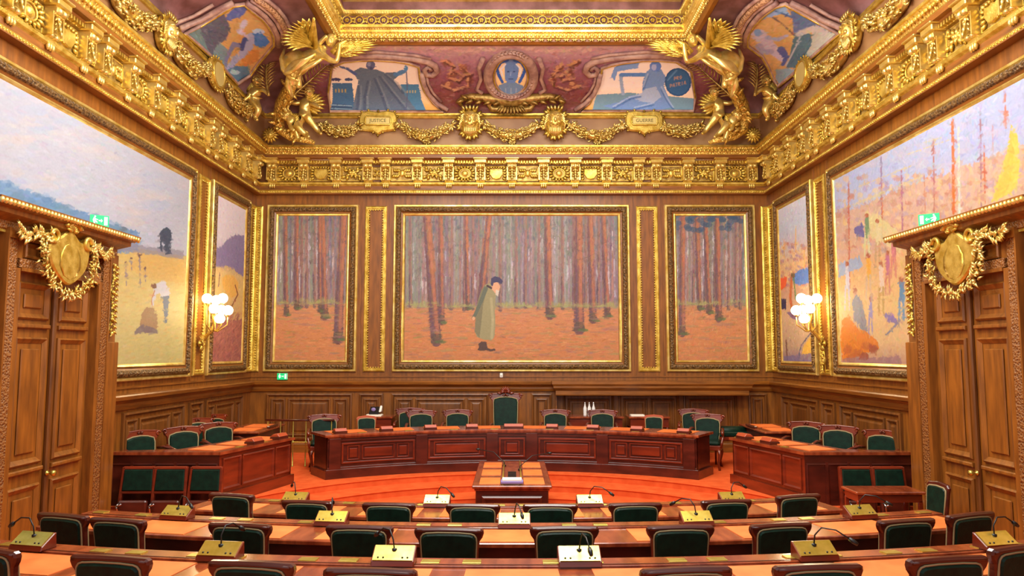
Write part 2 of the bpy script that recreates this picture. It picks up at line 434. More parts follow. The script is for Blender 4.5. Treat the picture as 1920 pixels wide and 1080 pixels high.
# brackets
def bracket_mesh():
    b = MB(); w2 = .10
    S = [(0, .0), (.05, .0), (.085, .03), (.09, .09), (.07, .15), (.075, .22), (.12, .28), (.175, .31), (.185, .36), (.16, .39), (0, .39)]
    to = lambda x, y, z_: (y, x, z_)
    b.extr([(x, y) for x, y in S], -w2, w2, 0, .008, to=lambda x, y, z_: (y, -x, z_))
    for s in (-1, 1):
        b.tube([(s*.045-.035, -.165, .335), (s*.045+.035, -.165, .335)], .042, 10)
        b.tube([(s*.045-.03, -.085, .045), (s*.045+.03, -.085, .045)], .032, 10)
        b.box(s*w2-.012, s*w2+.012, -.14, 0, .03, .32)
    for k in range(4): b.leaf((0, -.10-.015*k, .30-.06*k), (0, -.35, -1), (0, -1, 0), .11, .09-.012*k, .5)
    for s in (-1, 1):
        for k in range(3): b.leaf((s*.02, -.12, .27-.06*k), (s*.8, -.2, -1), (0, -1, 0), .08, .045, .4)
    b.box(-.135, .135, -.215, .02, .39, .475, 0, .012); b.box(-.155, .155, -.245, .02, .475, .505, 0, .008)
    # drop below the gold fillet
    for s in (-1, 0, 1): b.ball((s*.045, -.055, -.085), (.026, .03, .055), 0, 6, 4)
    b.box(-.075, .075, -.075, 0, -.055, -.03, 0, .006)
    return b
br = bracket_mesh().build('bracket', 'golds', EN); brackets = [br]
def relief(kind):
    b = MB(); n = (0, -1, 0); rnd = random.Random(kind)
    def lf(x, z_, a_, L, W): b.leaf((x, -.012, z_), (cos(a_), -.16, sin(a_)), n, L*1.25, W*1.6, .35, th=.35)
    if kind == 0:
        b.ball((0, 0, 0), (.075, .05, .07)); b.tube([(.11*cos(t), -.02, .095*sin(t)) for t in [2*PI*i/16 for i in range(16)]], .014, 6, closed=True)
        for i in range(16): t = 2*PI*i/16; lf(.11*cos(t), .09*sin(t), t, .06+.05*abs(cos(t)), .04)
    elif kind == 1:
        b.extr([(-.12, .09), (-.13, -.02), (-.07, -.11), (0, -.13), (.07, -.11), (.13, -.02), (.12, .09), (.04, .07), (0, .1), (-.04, .07)], -.05, 0, 0, .012)
        for s in (-1, 1):
            for k in range(5): lf(s*.12, .08-.04*k, (0 if s > 0 else PI)+s*(.8-.4*k), .08, .04)
        for k in range(5): lf(-.08+.04*k, .09, PI/2+.3*(2-k), .06, .035)
    elif kind == 2:
        for q in range(4):
            t = PI/4+q*PI/2
            for k in range(4): lf(.045*k*cos(t)*1.3, .03*k*sin(t), t+.5*(-1)**k, .09, .045)
        for q in range(8): lf(0, 0, q*PI/4, .06, .035)
        b.ball((0, -.03, 0), .03)
        b.tube([(-.16, -.03, -.09), (.16, -.03, .09)], .012, 6); b.tube([(-.16, -.03, .09), (.16, -.03, -.09)], .012, 6)
    else:
        for s in (-1, 1):
            b.tube([(s*(.03+.1*t/8)+s*.03*sin(t), -.02, .09*sin(t*.8)) for t in [k*.7 for k in range(9)]], .014, 6)
            for k in range(6): lf(s*(.03+.02*k), .02*(-1)**k, (0 if s > 0 else PI)+s*.9*(-1)**k, .085, .045)
        b.ball((0, -.01, 0), (.055, .04, .08))
    return b
def rel_obj(k):
    b = relief(k); n0 = len(b.f); b.box(-.20, .20, -.012, .0, -.15, .15, 1); b.tube([(-.2, -.012, -.15), (.2, -.012, -.15), (.2, -.012, .15), (-.2, -.012, .15)], .012, 5, 0, closed=True)
    return b.build('relief_ornament', ['gold', 'goldd'], EN)
rel = [rel_obj(k) for k in range(4)]
first = [True]*5
def place_child(src, idx, M4):
    if first[idx]: o = src; first[idx] = False
    else: o = src.copy(); COL.objects.link(o); o.parent = EN
    o.matrix_local = M4
# the sixteen brackets of the back wall and the gaps between them
bx = [-5.28, -4.58, -3.87, -3.17, -2.78, -2.08, -1.39, -.695, 0, .695, 1.39, 2.08, 2.78, 3.17, 3.87, 4.58, 5.28]
B0 = Matrix.Identity(4)
for i, x in enumerate(bx): place_child(br, 4, Matrix.Translation((x, D-.05, 6.205)))
gi = 0
for i in range(len(bx)-1):
    w_ = bx[i+1]-bx[i]; c = (bx[i]+bx[i+1])/2
    if w_ < .5: S_ = Matrix.Diagonal((.42, 1, .9, 1)); k = 3
    else: S_ = Matrix.Diagonal((1.15, 1.1, 1.1, 1)); k = (0, 1, 2, 3, 2, 0, 1, 3)[gi % 8]; gi += 1
    place_child(rel[k], k, Matrix.Translation((c, D-.05, 6.405)) @ S_)
for s in (-1, 1):
    R = Matrix.Rotation(s*-PI/2, 4, 'Z')  # front of the ornament (-y) turned towards the room
    y = D-.38; k = 0; ys = []
    while y > 5.8: ys.append(y); y -= (.39 if k in (3, 9, 14) else .70); k += 1
    for i, y in enumerate(ys):
        place_child(br, 4, Matrix.Translation((s*(HW-.05), y, 6.205)) @ R)
        if i: 
            w_ = ys[i-1]-y; S_ = Matrix.Diagonal((.42 if w_ < .5 else 1.15, 1.1, 1.1 if w_ > .5 else .9, 1)); kk = (i*3+(1 if s > 0 else 0)) % 4 if w_ > .5 else 3
            place_child(rel[kk], kk, Matrix.Translation((s*(HW-.05), (y+ys[i-1])/2, 6.405)) @ R @ S_)

# ------------------------------------------------------------ wall mouldings
TN = [4]
def trim(b, mats, label=None):
    o = struct(b.build('trim_%d' % TN[0], mats)); TN[0] += 1
    if label: o['label'] = label
    return o
b = MB()
for pts_ in ([(-HW, 10.15), (-HW, D), (HW, D), (HW, 10.15)], [(-HW, 3.5), (-HW, 7.4)], [(HW, 7.4), (HW, 3.5)]):
    for pf_ in ([(.0, 1.62), (.04, 1.63), (.06, 1.68), (.06, 1.72), (.10, 1.76), (.14, 1.78), (.15, 1.83), (.13, 1.85), (0, 1.86)], [(.0, 1.93), (.02, 1.93), (.02, 1.96), (0, 1.96)], [(.0, .33), (.05, .33), (.05, .50), (.03, .53), (0, .53)]):
        b.sweep(pts_, pf_, flip=-1)
trim(b, ['oakh'], 'oak chair rail and skirting round the room')
def rect_mould(b, W, u0, u1, v0, v1, prof, mis=None):
    b.sweep([(u0, v0), (u1, v0), (u1, v1), (u0, v1)], prof, True, to=lambda x, y, d: W(x, d, y), mis=mis)
PAN = [(0, 0), (0, .025), (.02, .035), (.035, .03), (.05, .012), (.06, .012), (.065, .0)]
def wains(W, groups, name):
    b = MB()
    for u0, u1, n in groups:
        if u1 < u0: u0, u1 = u1, u0
        rect_mould(b, W, u0, u1, .60, 1.58, [(0, 0), (0, .04), (.03, .05), (.05, .03), (.055, 0)])
        m_ = .1; wd = (u1-u0-2*m_+.06)/n
        if n == 1: R_ = [(u0+m_, u1-m_)]
        else:
            # narrow, wide, narrow division when three
            if n == 3: a_ = (u1-u0-2*m_-.12)/5.; R_ = [(u0+m_, u0+m_+a_), (u0+m_+a_+.06, u0+m_+4*a_+.06), (u0+m_+4*a_+.12, u1-m_)]
            else: R_ = [(u0+m_+i*wd, u0+m_+i*wd+wd-.06) for i in range(n)]
        for p0, p1 in R_:
            rect_mould(b, W, p0, p1, .68, 1.47, PAN)
            if p1-p0 > .24:
                q = .085; vs = [W(p0+q, .004, .68+q), W(p1-q, .004, .68+q), W(p1-q, .004, 1.47-q), W(p0+q, .004, 1.47-q)]
                q2 = .115; vs += [W(p0+q2, .018, .68+q2), W(p1-q2, .018, .68+q2), W(p1-q2, .018, 1.47-q2), W(p0+q2, .018, 1.47-q2)]
                b.add(vs, [(0, 1, 5, 4), (1, 2, 6, 5), (2, 3, 7, 6), (3, 0, 4, 7), (4, 5, 6, 7)])
    return trim(b, ['oakd'], name)
wains(WB, [(-5.3, -3.45, 3), (-3.3, -2.78, 1), (-2.6, -.5, 3), (.42, .86, 1), (1.1, 2.2, 1), (2.3, 3.6, 2), (3.7, 4.85, 1), (5.1, 5.5, 1)], 'oak wainscot panels of the back wall')
wains(WL, [(10.75, 12.75, 3), (12.95, 13.5, 1), (13.65, 15.5, 3)], 'oak wainscot panels of the left wall')
wains(WR, [(10.75, 12.75, 3), (12.95, 13.5, 1), (13.65, 15.5, 3)], 'oak wainscot panels of the right wall')
# projecting pelmet shelf on the right of the back wall
b = MB(); X0, X1 = .93, 4.98
b.sweep([(X0, D), (X0, D-.42), (X1, D-.42), (X1, D)], [(.0, 1.56), (-.01, 1.58), (-.01, 1.66), (-.03, 1.68), (-.06, 1.72), (-.06, 1.76), (-.09, 1.80), (-.09, 1.86)], flip=1)
b.add([(X0-.09, D, 1.86), (X0-.09, D-.51, 1.86), (X1+.09, D-.51, 1.86), (X1+.09, D, 1.86), (X0, D, 1.56), (X0, D-.42, 1.56), (X1, D-.42, 1.56), (X1, D, 1.56)], [(0, 1, 2, 3), (4, 5, 6, 7)])
b.box(X0+.0, X0+.03, D-.16, D, .33, 1.57)
o = b.build('mantel_shelf', 'oakh'); tag(o, 'long projecting oak shelf on the back wall right of the high-backed chair', 'shelf')

# bead-framed pilaster strips
def bead_strip(W, u0, u1, v0=2.05, v1=5.68, beads=True):
    b = MB()
    rect_mould(b, W, u0, u1, v0, v1, [(0, 0), (0, .03), (.025, .045), (.05, .045), (.06, .02), (.075, .02), (.08, .0)])
    if beads:
        st = .055
        for i in range(int((v1-v0-.1)/st)):
            for u in (u0+.09, u1-.09): b.ball(W(u, .02, v0+.09+i*st), .019, 0, 5, 3)
        for i in range(int((u1-u0-.16)/st)): b.ball(W(u0+.11+i*st, .02, v1-.09), .019, 0, 5, 3); b.ball(W(u0+.11+i*st, .02, v0+.09), .019, 0, 5, 3)
    return b
for W, u0, u1, lb in ((WB, -3.23, -2.76, 'left of the big forest painting'), (WB, 2.74, 3.21, 'right of the big forest painting'), (WL, 13.02, 13.50, 'behind the left wall lamp'), (WR, 13.02, 13.50, 'behind the right wall lamp'),
               (WB, -5.65, -5.49, 'in the left corner of the back wall'), (WB, 5.49, 5.65, 'in the right corner of the back wall'), (WL, 15.60, 15.96, 'in the back corner of the left wall'), (WR, 15.60, 15.96, 'in the back corner of the right wall')):
    trim(bead_strip(W, u0, u1, beads=True), ['gold'], 'gilt beaded pilaster frame '+lb)
# raised pilaster boards on the plain wood between the paintings
b = MB()
for W, us in ((WB, (-3.31, -2.68, 2.68, 3.31)), (WL, (12.97, 13.55)), (WR, (12.97, 13.55))):
    for u in us: b.extr([(u-.012, 1.96), (u+.012, 1.96), (u+.012, 5.9), (u-.012, 5.9)], 0, .02, to=lambda x, y, z_, W=W: W(x, y, z_))
trim(b, ['oak'])
# ------------------------------------------------------------ painted canvases: pictures computed on a fine grid
def sm_noise(h, w_, k, rs):
    g = rs.rand(max(2, int(h/k)+2), max(2, int(w_/k)+2)); yy = np.linspace(0, g.shape[0]-1.001, h); xx = np.linspace(0, g.shape[1]-1.001, w_)
    y0 = yy.astype(int); x0 = xx.astype(int); fy = (yy-y0)[:, None]; fx = (xx-x0)[None]; fy = fy*fy*(3-2*fy); fx = fx*fx*(3-2*fx)
    a = g[y0][:, x0]; b_ = g[y0][:, x0+1]; c = g[y0+1][:, x0]; d = g[y0+1][:, x0+1]
    return (a*(1-fx)+b_*fx)*(1-fy)+(c*(1-fx)+d*fx)*fy
class Pic:
    gain = 1.; sat = .94; kw = 1.
    """raster of w x h cells over the rectangle u0..u1, v0..v1; conv turns a point of the photograph into (u, v)"""
    def __init__(s, u0, u1, v0, v1, w_, h, conv, seed=1, base=(128, 128, 128)):
        s.u0, s.u1, s.v0, s.v1, s.w, s.h, s.conv = u0, u1, v0, v1, w_, h, conv
        s.a = np.zeros((h, w_, 3)); s.a[:] = base; s.rs = np.random.RandomState(seed)
        s.X, s.Y = np.meshgrid(np.arange(w_), np.arange(h))
    def ij(s, p):
        u, v = s.conv(*p); return ((u-s.u0)/(s.u1-s.u0)*(s.w-1), (v-s.v0)/(s.v1-s.v0)*(s.h-1))
    def _blend(s, m, col, al, sl=None):
        t = s.a if sl is None else s.a[sl]
        t[:] = t*(1-m[..., None]*al)+np.array(col, float)*(m[..., None]*al)
    def polyc(s, P, col, al=1., rough=0.):
        P = np.array(P, float); x0 = max(0, int(P[:, 0].min())-3); x1 = min(s.w, int(P[:, 0].max())+4); y0 = max(0, int(P[:, 1].min())-3); y1 = min(s.h, int(P[:, 1].max())+4)
        if x1 <= x0 or y1 <= y0: return
        X = s.X[y0:y1, x0:x1].astype(float); Y = s.Y[y0:y1, x0:x1].astype(float)
        if rough: X = X+(sm_noise(y1-y0, x1-x0, 4, s.rs)-.5)*rough*2; Y = Y+(sm_noise(y1-y0, x1-x0, 4, s.rs)-.5)*rough*2
        m = np.zeros(X.shape, bool); n = len(P)
        for i in range(n):
            xa, ya = P[i-1]; xb, yb = P[i]
            if ya == yb: continue
            c = ((ya > Y) != (yb > Y)) & (X < (xb-xa)*(Y-ya)/(yb-ya)+xa); m ^= c
        s._blend(m.astype(float), col, al, (slice(y0, y1), slice(x0, x1)))
    def poly(s, P, col, al=1., rough=0.): s.polyc([s.ij(p) for p in P], col, al, rough)
    def strokec(s, p, q, w0, w1, col, al=1.):
        x0 = max(0, int(min(p[0], q[0])-max(w0, w1)-1)); x1 = min(s.w, int(max(p[0], q[0])+max(w0, w1)+2)); y0 = max(0, int(min(p[1], q[1])-max(w0, w1)-1)); y1 = min(s.h, int(max(p[1], q[1])+max(w0, w1)+2))
        if x1 <= x0 or y1 <= y0: return
        X = s.X[y0:y1, x0:x1]; Y = s.Y[y0:y1, x0:x1]; dx, dy = q[0]-p[0], q[1]-p[1]; L = dx*dx+dy*dy+1e-9
        t = np.clip(((X-p[0])*dx+(Y-p[1])*dy)/L, 0, 1); d = np.hypot(X-p[0]-t*dx, Y-p[1]-t*dy); w_ = w0+(w1-w0)*t
        s._blend(np.clip((w_-d)+.5, 0, 1), col, al, (slice(y0, y1), slice(x0, x1)))
    def stroke(s, P, w0, col, al=1., w1=None):
        """polyline; widths in pixels of the photograph measured at its first point"""
        if w1 is None: w1 = w0
        Q = [s.ij(p) for p in P]; e = s.ij((P[0][0], P[0][1]+10)); k = s.kw*math.hypot(e[0]-Q[0][0], e[1]-Q[0][1])/10.; n = len(Q)-1
        for i in range(n): s.strokec(Q[i], Q[i+1], (w0+(w1-w0)*i/n)*k/2, (w0+(w1-w0)*(i+1)/n)*k/2, col, al)
    def ell(s, c, rx, ry, col, al=1., soft=0.):
        P = [(c[0]+rx*cos(t), c[1]+ry*sin(t)) for t in [2*PI*i/20 for i in range(20)]]; s.poly(P, col, al)
    def vgrad(s, stops):
        """background by height: list of (fraction from the bottom, colour)"""
        f = np.linspace(0, 1, s.h); xs = [q[0] for q in stops]
        for c in range(3): s.a[:, :, c] = np.interp(f, xs, [q[1][c] for q in stops])[:, None]
    def dabs(s, n, L, W, jit, box=None, ang=None, seed=None):
        """short brush strokes that pick up the colour beneath them with a jitter"""
        rs = s.rs; x0, x1, y0, y1 = box or (0, s.w, 0, s.h)
        for _ in range(n):
            x = rs.randint(x0, x1); y = rs.randint(y0, y1); c = s.a[y, x]+rs.randn(3)*jit+rs.randn()*jit
            a_ = (rs.rand()*PI if ang is None else ang+rs.randn()*.25); dx, dy = cos(a_)*L/2, sin(a_)*L/2
            s.strokec((x-dx, y-dy), (x+dx, y+dy), W, W*.6, np.clip(c, 0, 255), .75)
    def cells(s, P): return [s.ij(p) for p in P]
    def mesh(s, name, to, parent=None, mask=None):
        a = s.a+(sm_noise(s.h, s.w, 2, s.rs)[..., None]-.5)*7; a = np.clip(a, 2, 255)/255.
        a = np.where(a <= .04045, a/12.92, ((a+.055)/1.055)**2.4)*s.gain; g_ = a.mean(2, keepdims=True); a = g_+(a-g_)*s.sat
        us = np.linspace(s.u0, s.u1, s.w); vs = np.linspace(s.v0, s.v1, s.h)
        co = np.array([tuple(to(u, v)) for v in vs for u in us], dtype=np.float32) if not getattr(to, 'flat', None) else to.flat(us, vs)
        idx = np.arange(s.w*s.h).reshape(s.h, s.w); q = np.stack([idx[:-1, :-1], idx[:-1, 1:], idx[1:, 1:], idx[1:, :-1]], -1).reshape(-1, 4)
        if mask is not None:
            P = np.array([s.ij(p) for p in mask]); m = np.zeros((s.h, s.w), bool)
            for i in range(len(P)):
                xa, ya = P[i-1]; xb, yb = P[i]
                if ya == yb: continue
                m ^= ((ya > s.Y) != (yb > s.Y)) & (s.X < (xb-xa)*(s.Y-ya)/(yb-ya)+xa)
            q = q[(m[:-1, :-1] & m[1:, 1:] & m[:-1, 1:] & m[1:, :-1]).reshape(-1)]
            used = np.unique(q); remap = np.zeros(s.w*s.h, int); remap[used] = np.arange(len(used)); q = remap[q]; co = co[used]; cc = a.reshape(-1, 3)[used]
        else: cc = a.reshape(-1, 3)
        me = bpy.data.meshes.new(name); n = len(q)
        me.vertices.add(len(co)); me.vertices.foreach_set('co', co.ravel())
        me.loops.add(n*4); me.loops.foreach_set('vertex_index', q.ravel().astype(np.int32))
        me.polygons.add(n); me.polygons.foreach_set('loop_start', np.arange(0, n*4, 4, dtype=np.int32)); me.polygons.foreach_set('loop_total', np.full(n, 4, np.int32))
        me.update(calc_edges=True); me.validate()
        ca = me.color_attributes.new('Col', 'FLOAT_COLOR', 'POINT'); ca.data.foreach_set('color', np.concatenate([cc, np.ones((len(cc), 1))], 1).astype(np.float32).ravel())
        me.materials.append(M['paint']); o = bpy.data.objects.new(name, me); COL.objects.link(o); o.parent = parent
        return o
def flatmap(W):
    def f(u, v): return W(u, .03, v)
    def g(us, vs):
        U, Vv = np.meshgrid(us, vs); o = W(0, .03, 0); du = W(1, .03, 0)-o; dv = W(0, .03, 1)-o
        return (np.array(o)[None]+U.reshape(-1, 1)*np.array(du)[None]+Vv.reshape(-1, 1)*np.array(dv)[None]).astype(np.float32)
    f.flat = g; return f
FRAME = [(0, 0), (0, .05), (.012, .065), (.04, .065), (.055, .045), (.06, .05), (.075, .085), (.11, .10), (.145, .085), (.16, .05), (.17, .045), (.195, .035), (.2, .05), (.215, .055), (.235, .045), (.25, .03), (.255, .02)]
FM = [0, 0, 0, 0, 2, 1, 1, 1, 1, 2, 2, 2, 0, 0, 0, 0]
def frame_obj(W, u0, u1, v0, v1, root):
    b = MB(); rect_mould(b, W, u0, u1, v0, v1, FRAME, FM); return b.build('picture_frame', ['golds', 'bronze', 'oakh'], root)
def canvas_thing(W, f, c, label, pic):
    root = empty('framed_painting', W((f[0]+f[1])/2, 0, f[2])); bpy.context.view_layer.update(); inv = root.matrix_world.inverted()
    fo = frame_obj(W, *f, root); co = pic.mesh('canvas', flatmap(W), root)
    for o in (fo, co): o.data.transform(inv)
    tag(root, label, 'painting', 'framed paintings on the panelled walls'); return root

def conv_b(px, py): p = aty(px, py, D-.03); return p.x, p.z
def conv_l(px, py): p = atx(px, py, -HW+.03); return p.y, p.z
def conv_r(px, py): p = atx(px, py, HW-.03); return p.y, p.z

def forest(u0, u1, v0, v1, w_, h, seed, near, left, right, top, bot, horizon):
    P = Pic(u0, u1, v0, v1, w_, h, conv_b, seed); rs = P.rs
    hy = P.ij(((left+right)/2, horizon))[1]/h
    P.vgrad([(0, (186, 120, 76)), (hy*.45, (190, 124, 78)), (hy*.9, (188, 128, 90)), (hy, (150, 130, 100)), (hy+.03, (124, 106, 112)), (.6, (146, 122, 124)), (.8, (140, 124, 122)), (1, (104, 112, 108))])
    sc = w_/(right-left)
    # distant trunks, pale gaps and foliage smudges
    for k in range(int((right-left)*1.2)):
        x = rs.uniform(left, right); wd = rs.uniform(1, 5.5); c = [(150, 116, 116), (160, 112, 98), (116, 104, 128), (134, 116, 124), (166, 154, 160), (120, 132, 122), (134, 138, 118), (118, 104, 112)][rs.randint(8)]
        y0 = horizon+rs.uniform(-6, 6); y1 = top-4 if rs.rand() < .6 else rs.uniform(top, horizon-60)
        P.stroke([(x, y0), (x+rs.uniform(-3, 3), y1)], wd, c, .55)
    for k in range(50): x = rs.uniform(left, right); y = rs.uniform(top+60, horizon-15); P.stroke([(x, y), (x, y-rs.uniform(10, 40))], rs.uniform(1, 2.5), (206, 206, 222), .6)
    for k in range(int((right-left)*1.0)):
        x = rs.uniform(left, right); y = top+abs(rs.randn())*45; P.ell((x, y), rs.uniform(1.5, 5), rs.uniform(1, 3.5), [(90, 100, 104), (112, 118, 110), (92, 108, 122), (116, 124, 108)][rs.randint(4)], .5)
    for k in range(int((right-left)*.5)):
        x = rs.uniform(left, right); y = horizon+rs.uniform(-4, 5); P.ell((x, y), rs.uniform(3, 8), rs.uniform(1, 2), [(150, 142, 92), (120, 96, 112), (164, 150, 100)][rs.randint(3)], .4)
    for k in range(int((right-left)*1.2)):
        x = rs.uniform(left, right); y = rs.uniform(horizon+4, bot); P.stroke([(x-rs.uniform(3, 10), y), (x+rs.uniform(3, 10), y+rs.uniform(-1, 1))], rs.uniform(1, 2.2), [(168, 110, 78), (206, 138, 86), (146, 110, 96), (180, 124, 88), (142, 128, 80)][rs.randint(5)], .55)
    # medium trunks
    for x in near[0]:
        yb = horizon+rs.uniform(2, 12); P.stroke([(x, yb), (x+rs.uniform(-2, 2), top-6)], 6.5, (132, 100, 98), .8, 4.5); P.stroke([(x+1.4, yb-3), (x+1.4, top-6)], 1.6, (166, 122, 100), .6); P.stroke([(x-2, yb), (x-2, yb-60)], 2.5, (90, 76, 92), .6)
        P.ell((x, yb), 4, 1.5, (104, 90, 80), .6)
    # near trunks: (foot x, foot y, top x, width)
    for fx, fy, tx, wd in near[1]:
        mx = fx*.6+tx*.4; my = fy*.6+top*.4
        P.stroke([(fx, fy), (mx-1, my), (tx, top-8)], wd*1.35, (112, 82, 82), 1, wd*.95); P.stroke([(fx+1, fy-30), (mx, my), (tx+1, top-8)], wd*.7, (130, 94, 84), .8, wd*.8); P.stroke([(mx, my-40), (tx, top-8)], wd*.95, (158, 108, 80), .8, wd*.9)
        P.stroke([(fx+wd*.22, fy-6), (mx+wd*.2, my), (tx+wd*.2, top-8)], wd*.45, (178, 112, 86), .7, wd*.35)
        P.stroke([(fx-wd*.35, fy-4), (mx-wd*.3, my), (tx-wd*.3, top-8)], wd*.35, (104, 80, 98), .7, wd*.2)
        P.poly([(fx-wd*.75, fy+3), (fx-wd*.5, fy-14), (fx+wd*.5, fy-14), (fx+wd*.9, fy+3)], (92, 82, 70), .6, 1.)
        P.ell((fx+wd*.5, fy+1), wd*.7, 3, (88, 112, 70), .6)
        for q in range(9):
            y = rs.uniform(top, top+120); s_ = rs.choice([-1, 1]); P.stroke([(tx, y), (tx+s_*rs.uniform(8, 20), y+rs.uniform(-8, 10)), (tx+s_*rs.uniform(14, 28), y+rs.uniform(-4, 16))], 1.4, (96, 76, 84), .6, .8)
    for k in range(int((right-left)*.25)): x = rs.uniform(left, right); y = horizon+rs.uniform(-5, 3); P.ell((x, y), rs.uniform(4, 12), rs.uniform(1.5, 3), (156, 158, 96), .35)
    for k in range(int((right-left)*.12)): x = rs.uniform(left, right); y = rs.uniform(horizon+15, bot-10); P.ell((x, y), rs.uniform(8, 20), rs.uniform(1.2, 2.5), [(150, 140, 92), (150, 112, 110)][rs.randint(2)], .4)
    P.dabs(int(w_*h/22), 9, 1.1, 4.5, ang=PI/2, box=(0, w_, int(hy*h), h)); P.dabs(int(w_*h/60), 7, 1.1, 5, ang=0, box=(0, w_, 0, int(hy*h)))
    return P
# centre picture
P = forest(-2.34, 2.32, 2.26, 5.46, 500, 340, 3, ([770, 846, 915, 938, 968, 985, 1010, 1055, 1076, 1098, 1122, 870, 886], [(818, 640, 800, 15), (828, 604, 826, 9), (900, 580, 918, 11), (1031, 592, 1026, 12), (1086, 618, 1085, 15), (1112, 600, 1106, 11), (1139, 592, 1131, 9), (877, 578, 874, 7)]), 757, 1157, 406, 676, 572)
# the walking figure in a long grey-green coat and dark cap, hands behind the back
coat = (146, 140, 104); cd1 = (112, 108, 86); cl = (170, 162, 124)
P.poly([(898, 652), (897, 645), (903, 640), (912, 641), (914, 652), (921, 655), (927, 653), (930, 657), (920, 659), (912, 657), (900, 658), (895, 656)], (86, 66, 62))
P.poly([(909, 534), (902, 545), (897, 560), (893, 580), (891, 605), (890, 622), (895, 632), (908, 637), (922, 638), (927, 632), (929, 610), (928, 585), (929, 560), (931, 548), (927, 538), (919, 531)], coat)
P.poly([(909, 534), (902, 545), (897, 560), (893, 580), (891, 605), (890, 622), (899, 634), (903, 600), (906, 570), (911, 550)], cd1, .7)
P.stroke([(921, 560), (924, 600), (922, 634)], 5, cl, .7)
P.stroke([(911, 541), (902, 565), (891, 590), (887, 596)], 8, (96, 104, 92), .95, 5); P.ell((888, 597), 2.6, 3.4, (206, 160, 120))
P.poly([(921, 532), (926, 528), (934, 530), (938, 536), (936, 546), (933, 554), (927, 548), (922, 542)], (206, 156, 122)); P.poly([(930, 543), (936, 545), (934, 556), (929, 552)], (196, 184, 170))
P.poly([(920, 533), (921, 522), (928, 518), (937, 520), (943, 527), (940, 533), (934, 529), (926, 530), (923, 538)], (70, 66, 96)); P.stroke([(914, 536), (921, 540)], 4, (72, 58, 66))
canvas_thing(WB, (-2.6, 2.58, 2.05, 5.71), None, 'large wide forest painting with a lone walker in a long grey-green coat', P)
P = forest(-5.15, -3.62, 2.26, 5.50, 190, 360, 5, ([553, 566, 590, 640, 652, 575], [(537, 589, 535, 8), (556, 577, 557, 8), (609, 594, 604, 11), (600, 582, 599, 7), (634, 636, 644, 15)]), 520, 660, 403, 680, 566)
canvas_thing(WB, (-5.39, -3.38, 2.05, 5.71), None, 'narrow forest painting with bare orange ground, left of the big forest painting', P)
P = forest(3.60, 5.11, 2.26, 5.50, 190, 360, 9, ([1264, 1300, 1312, 1322, 1340, 1366, 1380, 1388], [(1279, 625, 1280, 11), (1330, 585, 1322, 9), (1348, 597, 1344, 11), (1312, 578, 1306, 8)]), 1255, 1400, 403, 680, 568)
for q in range(40): P.ell((P.rs.uniform(1262, 1395), P.rs.uniform(400, 432)), 7, 5, (62, 84, 112), .6)
P.dabs(900, 6, 1.2, 7, ang=1.3)
canvas_thing(WB, (3.36, 5.35, 2.05, 5.71), None, 'narrow forest painting with dark blue foliage along its top, right of the big one', P)

# left wall: harvest field under a pale sky
P = Pic(5.6, 12.60, 2.25, 5.47, 640, 340, conv_l, 11)
P.vgrad([(0, (206, 196, 128)), (.25, (220, 204, 130)), (.45, (222, 196, 118)), (.5, (222, 190, 110)), (1, (196, 200, 216))])
hz = [(-600, 560), (-200, 470), (0, 440), (232, 462), (300, 472), (345, 480), (420, 480), (420, 0), (-600, -900)]
P.poly(hz, (192, 196, 214))
for q in range(260):
    x = P.rs.uniform(-100, 345); y = P.rs.uniform(120, 460); P.ell((x, y), P.rs.uniform(8, 34), P.rs.uniform(3, 12), [(208, 198, 196), (186, 198, 222), (202, 202, 212), (178, 194, 222), (214, 204, 204)][P.rs.randint(5)], .35)
P.poly([(-600, 200), (-60, 320), (0, 338), (60, 362), (130, 388), (200, 415), (262, 436), (262, 470), (-600, 600)], (112, 152, 200), .9, 3)
for q in range(120): x = P.rs.uniform(-60, 240); y = 345+.38*max(0, x)+P.rs.uniform(-8, 22); P.ell((x, y), 9, 5, [(100, 140, 184), (128, 166, 208), (116, 150, 178)][P.rs.randint(3)], .5)
P.poly([(200, 455), (240, 450), (270, 462), (345, 470), (345, 487), (230, 470), (200, 480)], (150, 146, 162), .8, 1)
P.poly([(300, 470), (300, 438), (305, 429), (313, 426), (320, 431), (322, 445), (320, 476), (310, 478), (308, 455), (304, 452), (305, 474)], (74, 86, 108)); P.ell((232, 430), 7, 5, (110, 130, 150))
for q in range(700):
    x = P.rs.uniform(150, 345); y = P.rs.uniform(484, 690); P.stroke([(x-3, y), (x+3, y-1)], P.rs.uniform(1, 3), [(236, 206, 120), (206, 190, 120), (186, 184, 124), (228, 176, 96), (216, 208, 150)][P.rs.randint(5)], .5)
P.poly([(262, 475), (345, 487), (345, 530), (300, 528), (266, 518), (240, 505)], (226, 178, 96), .5, 3)
for x, y, h_ in ((262, 482, 55), (246, 487, 20), (236, 495, 40), (272, 505, 24)): P.stroke([(x, y), (x+1, y+h_)], 5, (138, 128, 150), .8, 3); P.ell((x, y-2), 2.6, 3, (120, 90, 90))
P.poly([(288, 536), (296, 529), (309, 528), (318, 540), (318, 556), (306, 560), (298, 548), (290, 566), (286, 582), (282, 578), (287, 556)], (212, 214, 226)); P.poly([(305, 556), (318, 554), (315, 580), (313, 606), (309, 606), (307, 580)], (110, 124, 148)); P.ell((289, 536), 4.5, 5.5, (138, 92, 70)); P.stroke([(290, 545), (284, 562), (286, 580)], 3.5, (196, 140, 104))
P.poly([(266, 586), (275, 576), (288, 578), (295, 592), (297, 612), (286, 624), (270, 622), (262, 608)], (176, 142, 100), 1, 1.5); P.poly([(252, 622), (266, 608), (282, 612), (297, 620), (297, 625), (252, 625)], (122, 106, 122), .8, 1)
P.gain = .68; P.dabs(9000, 8, 1.6, 3, ang=.1)
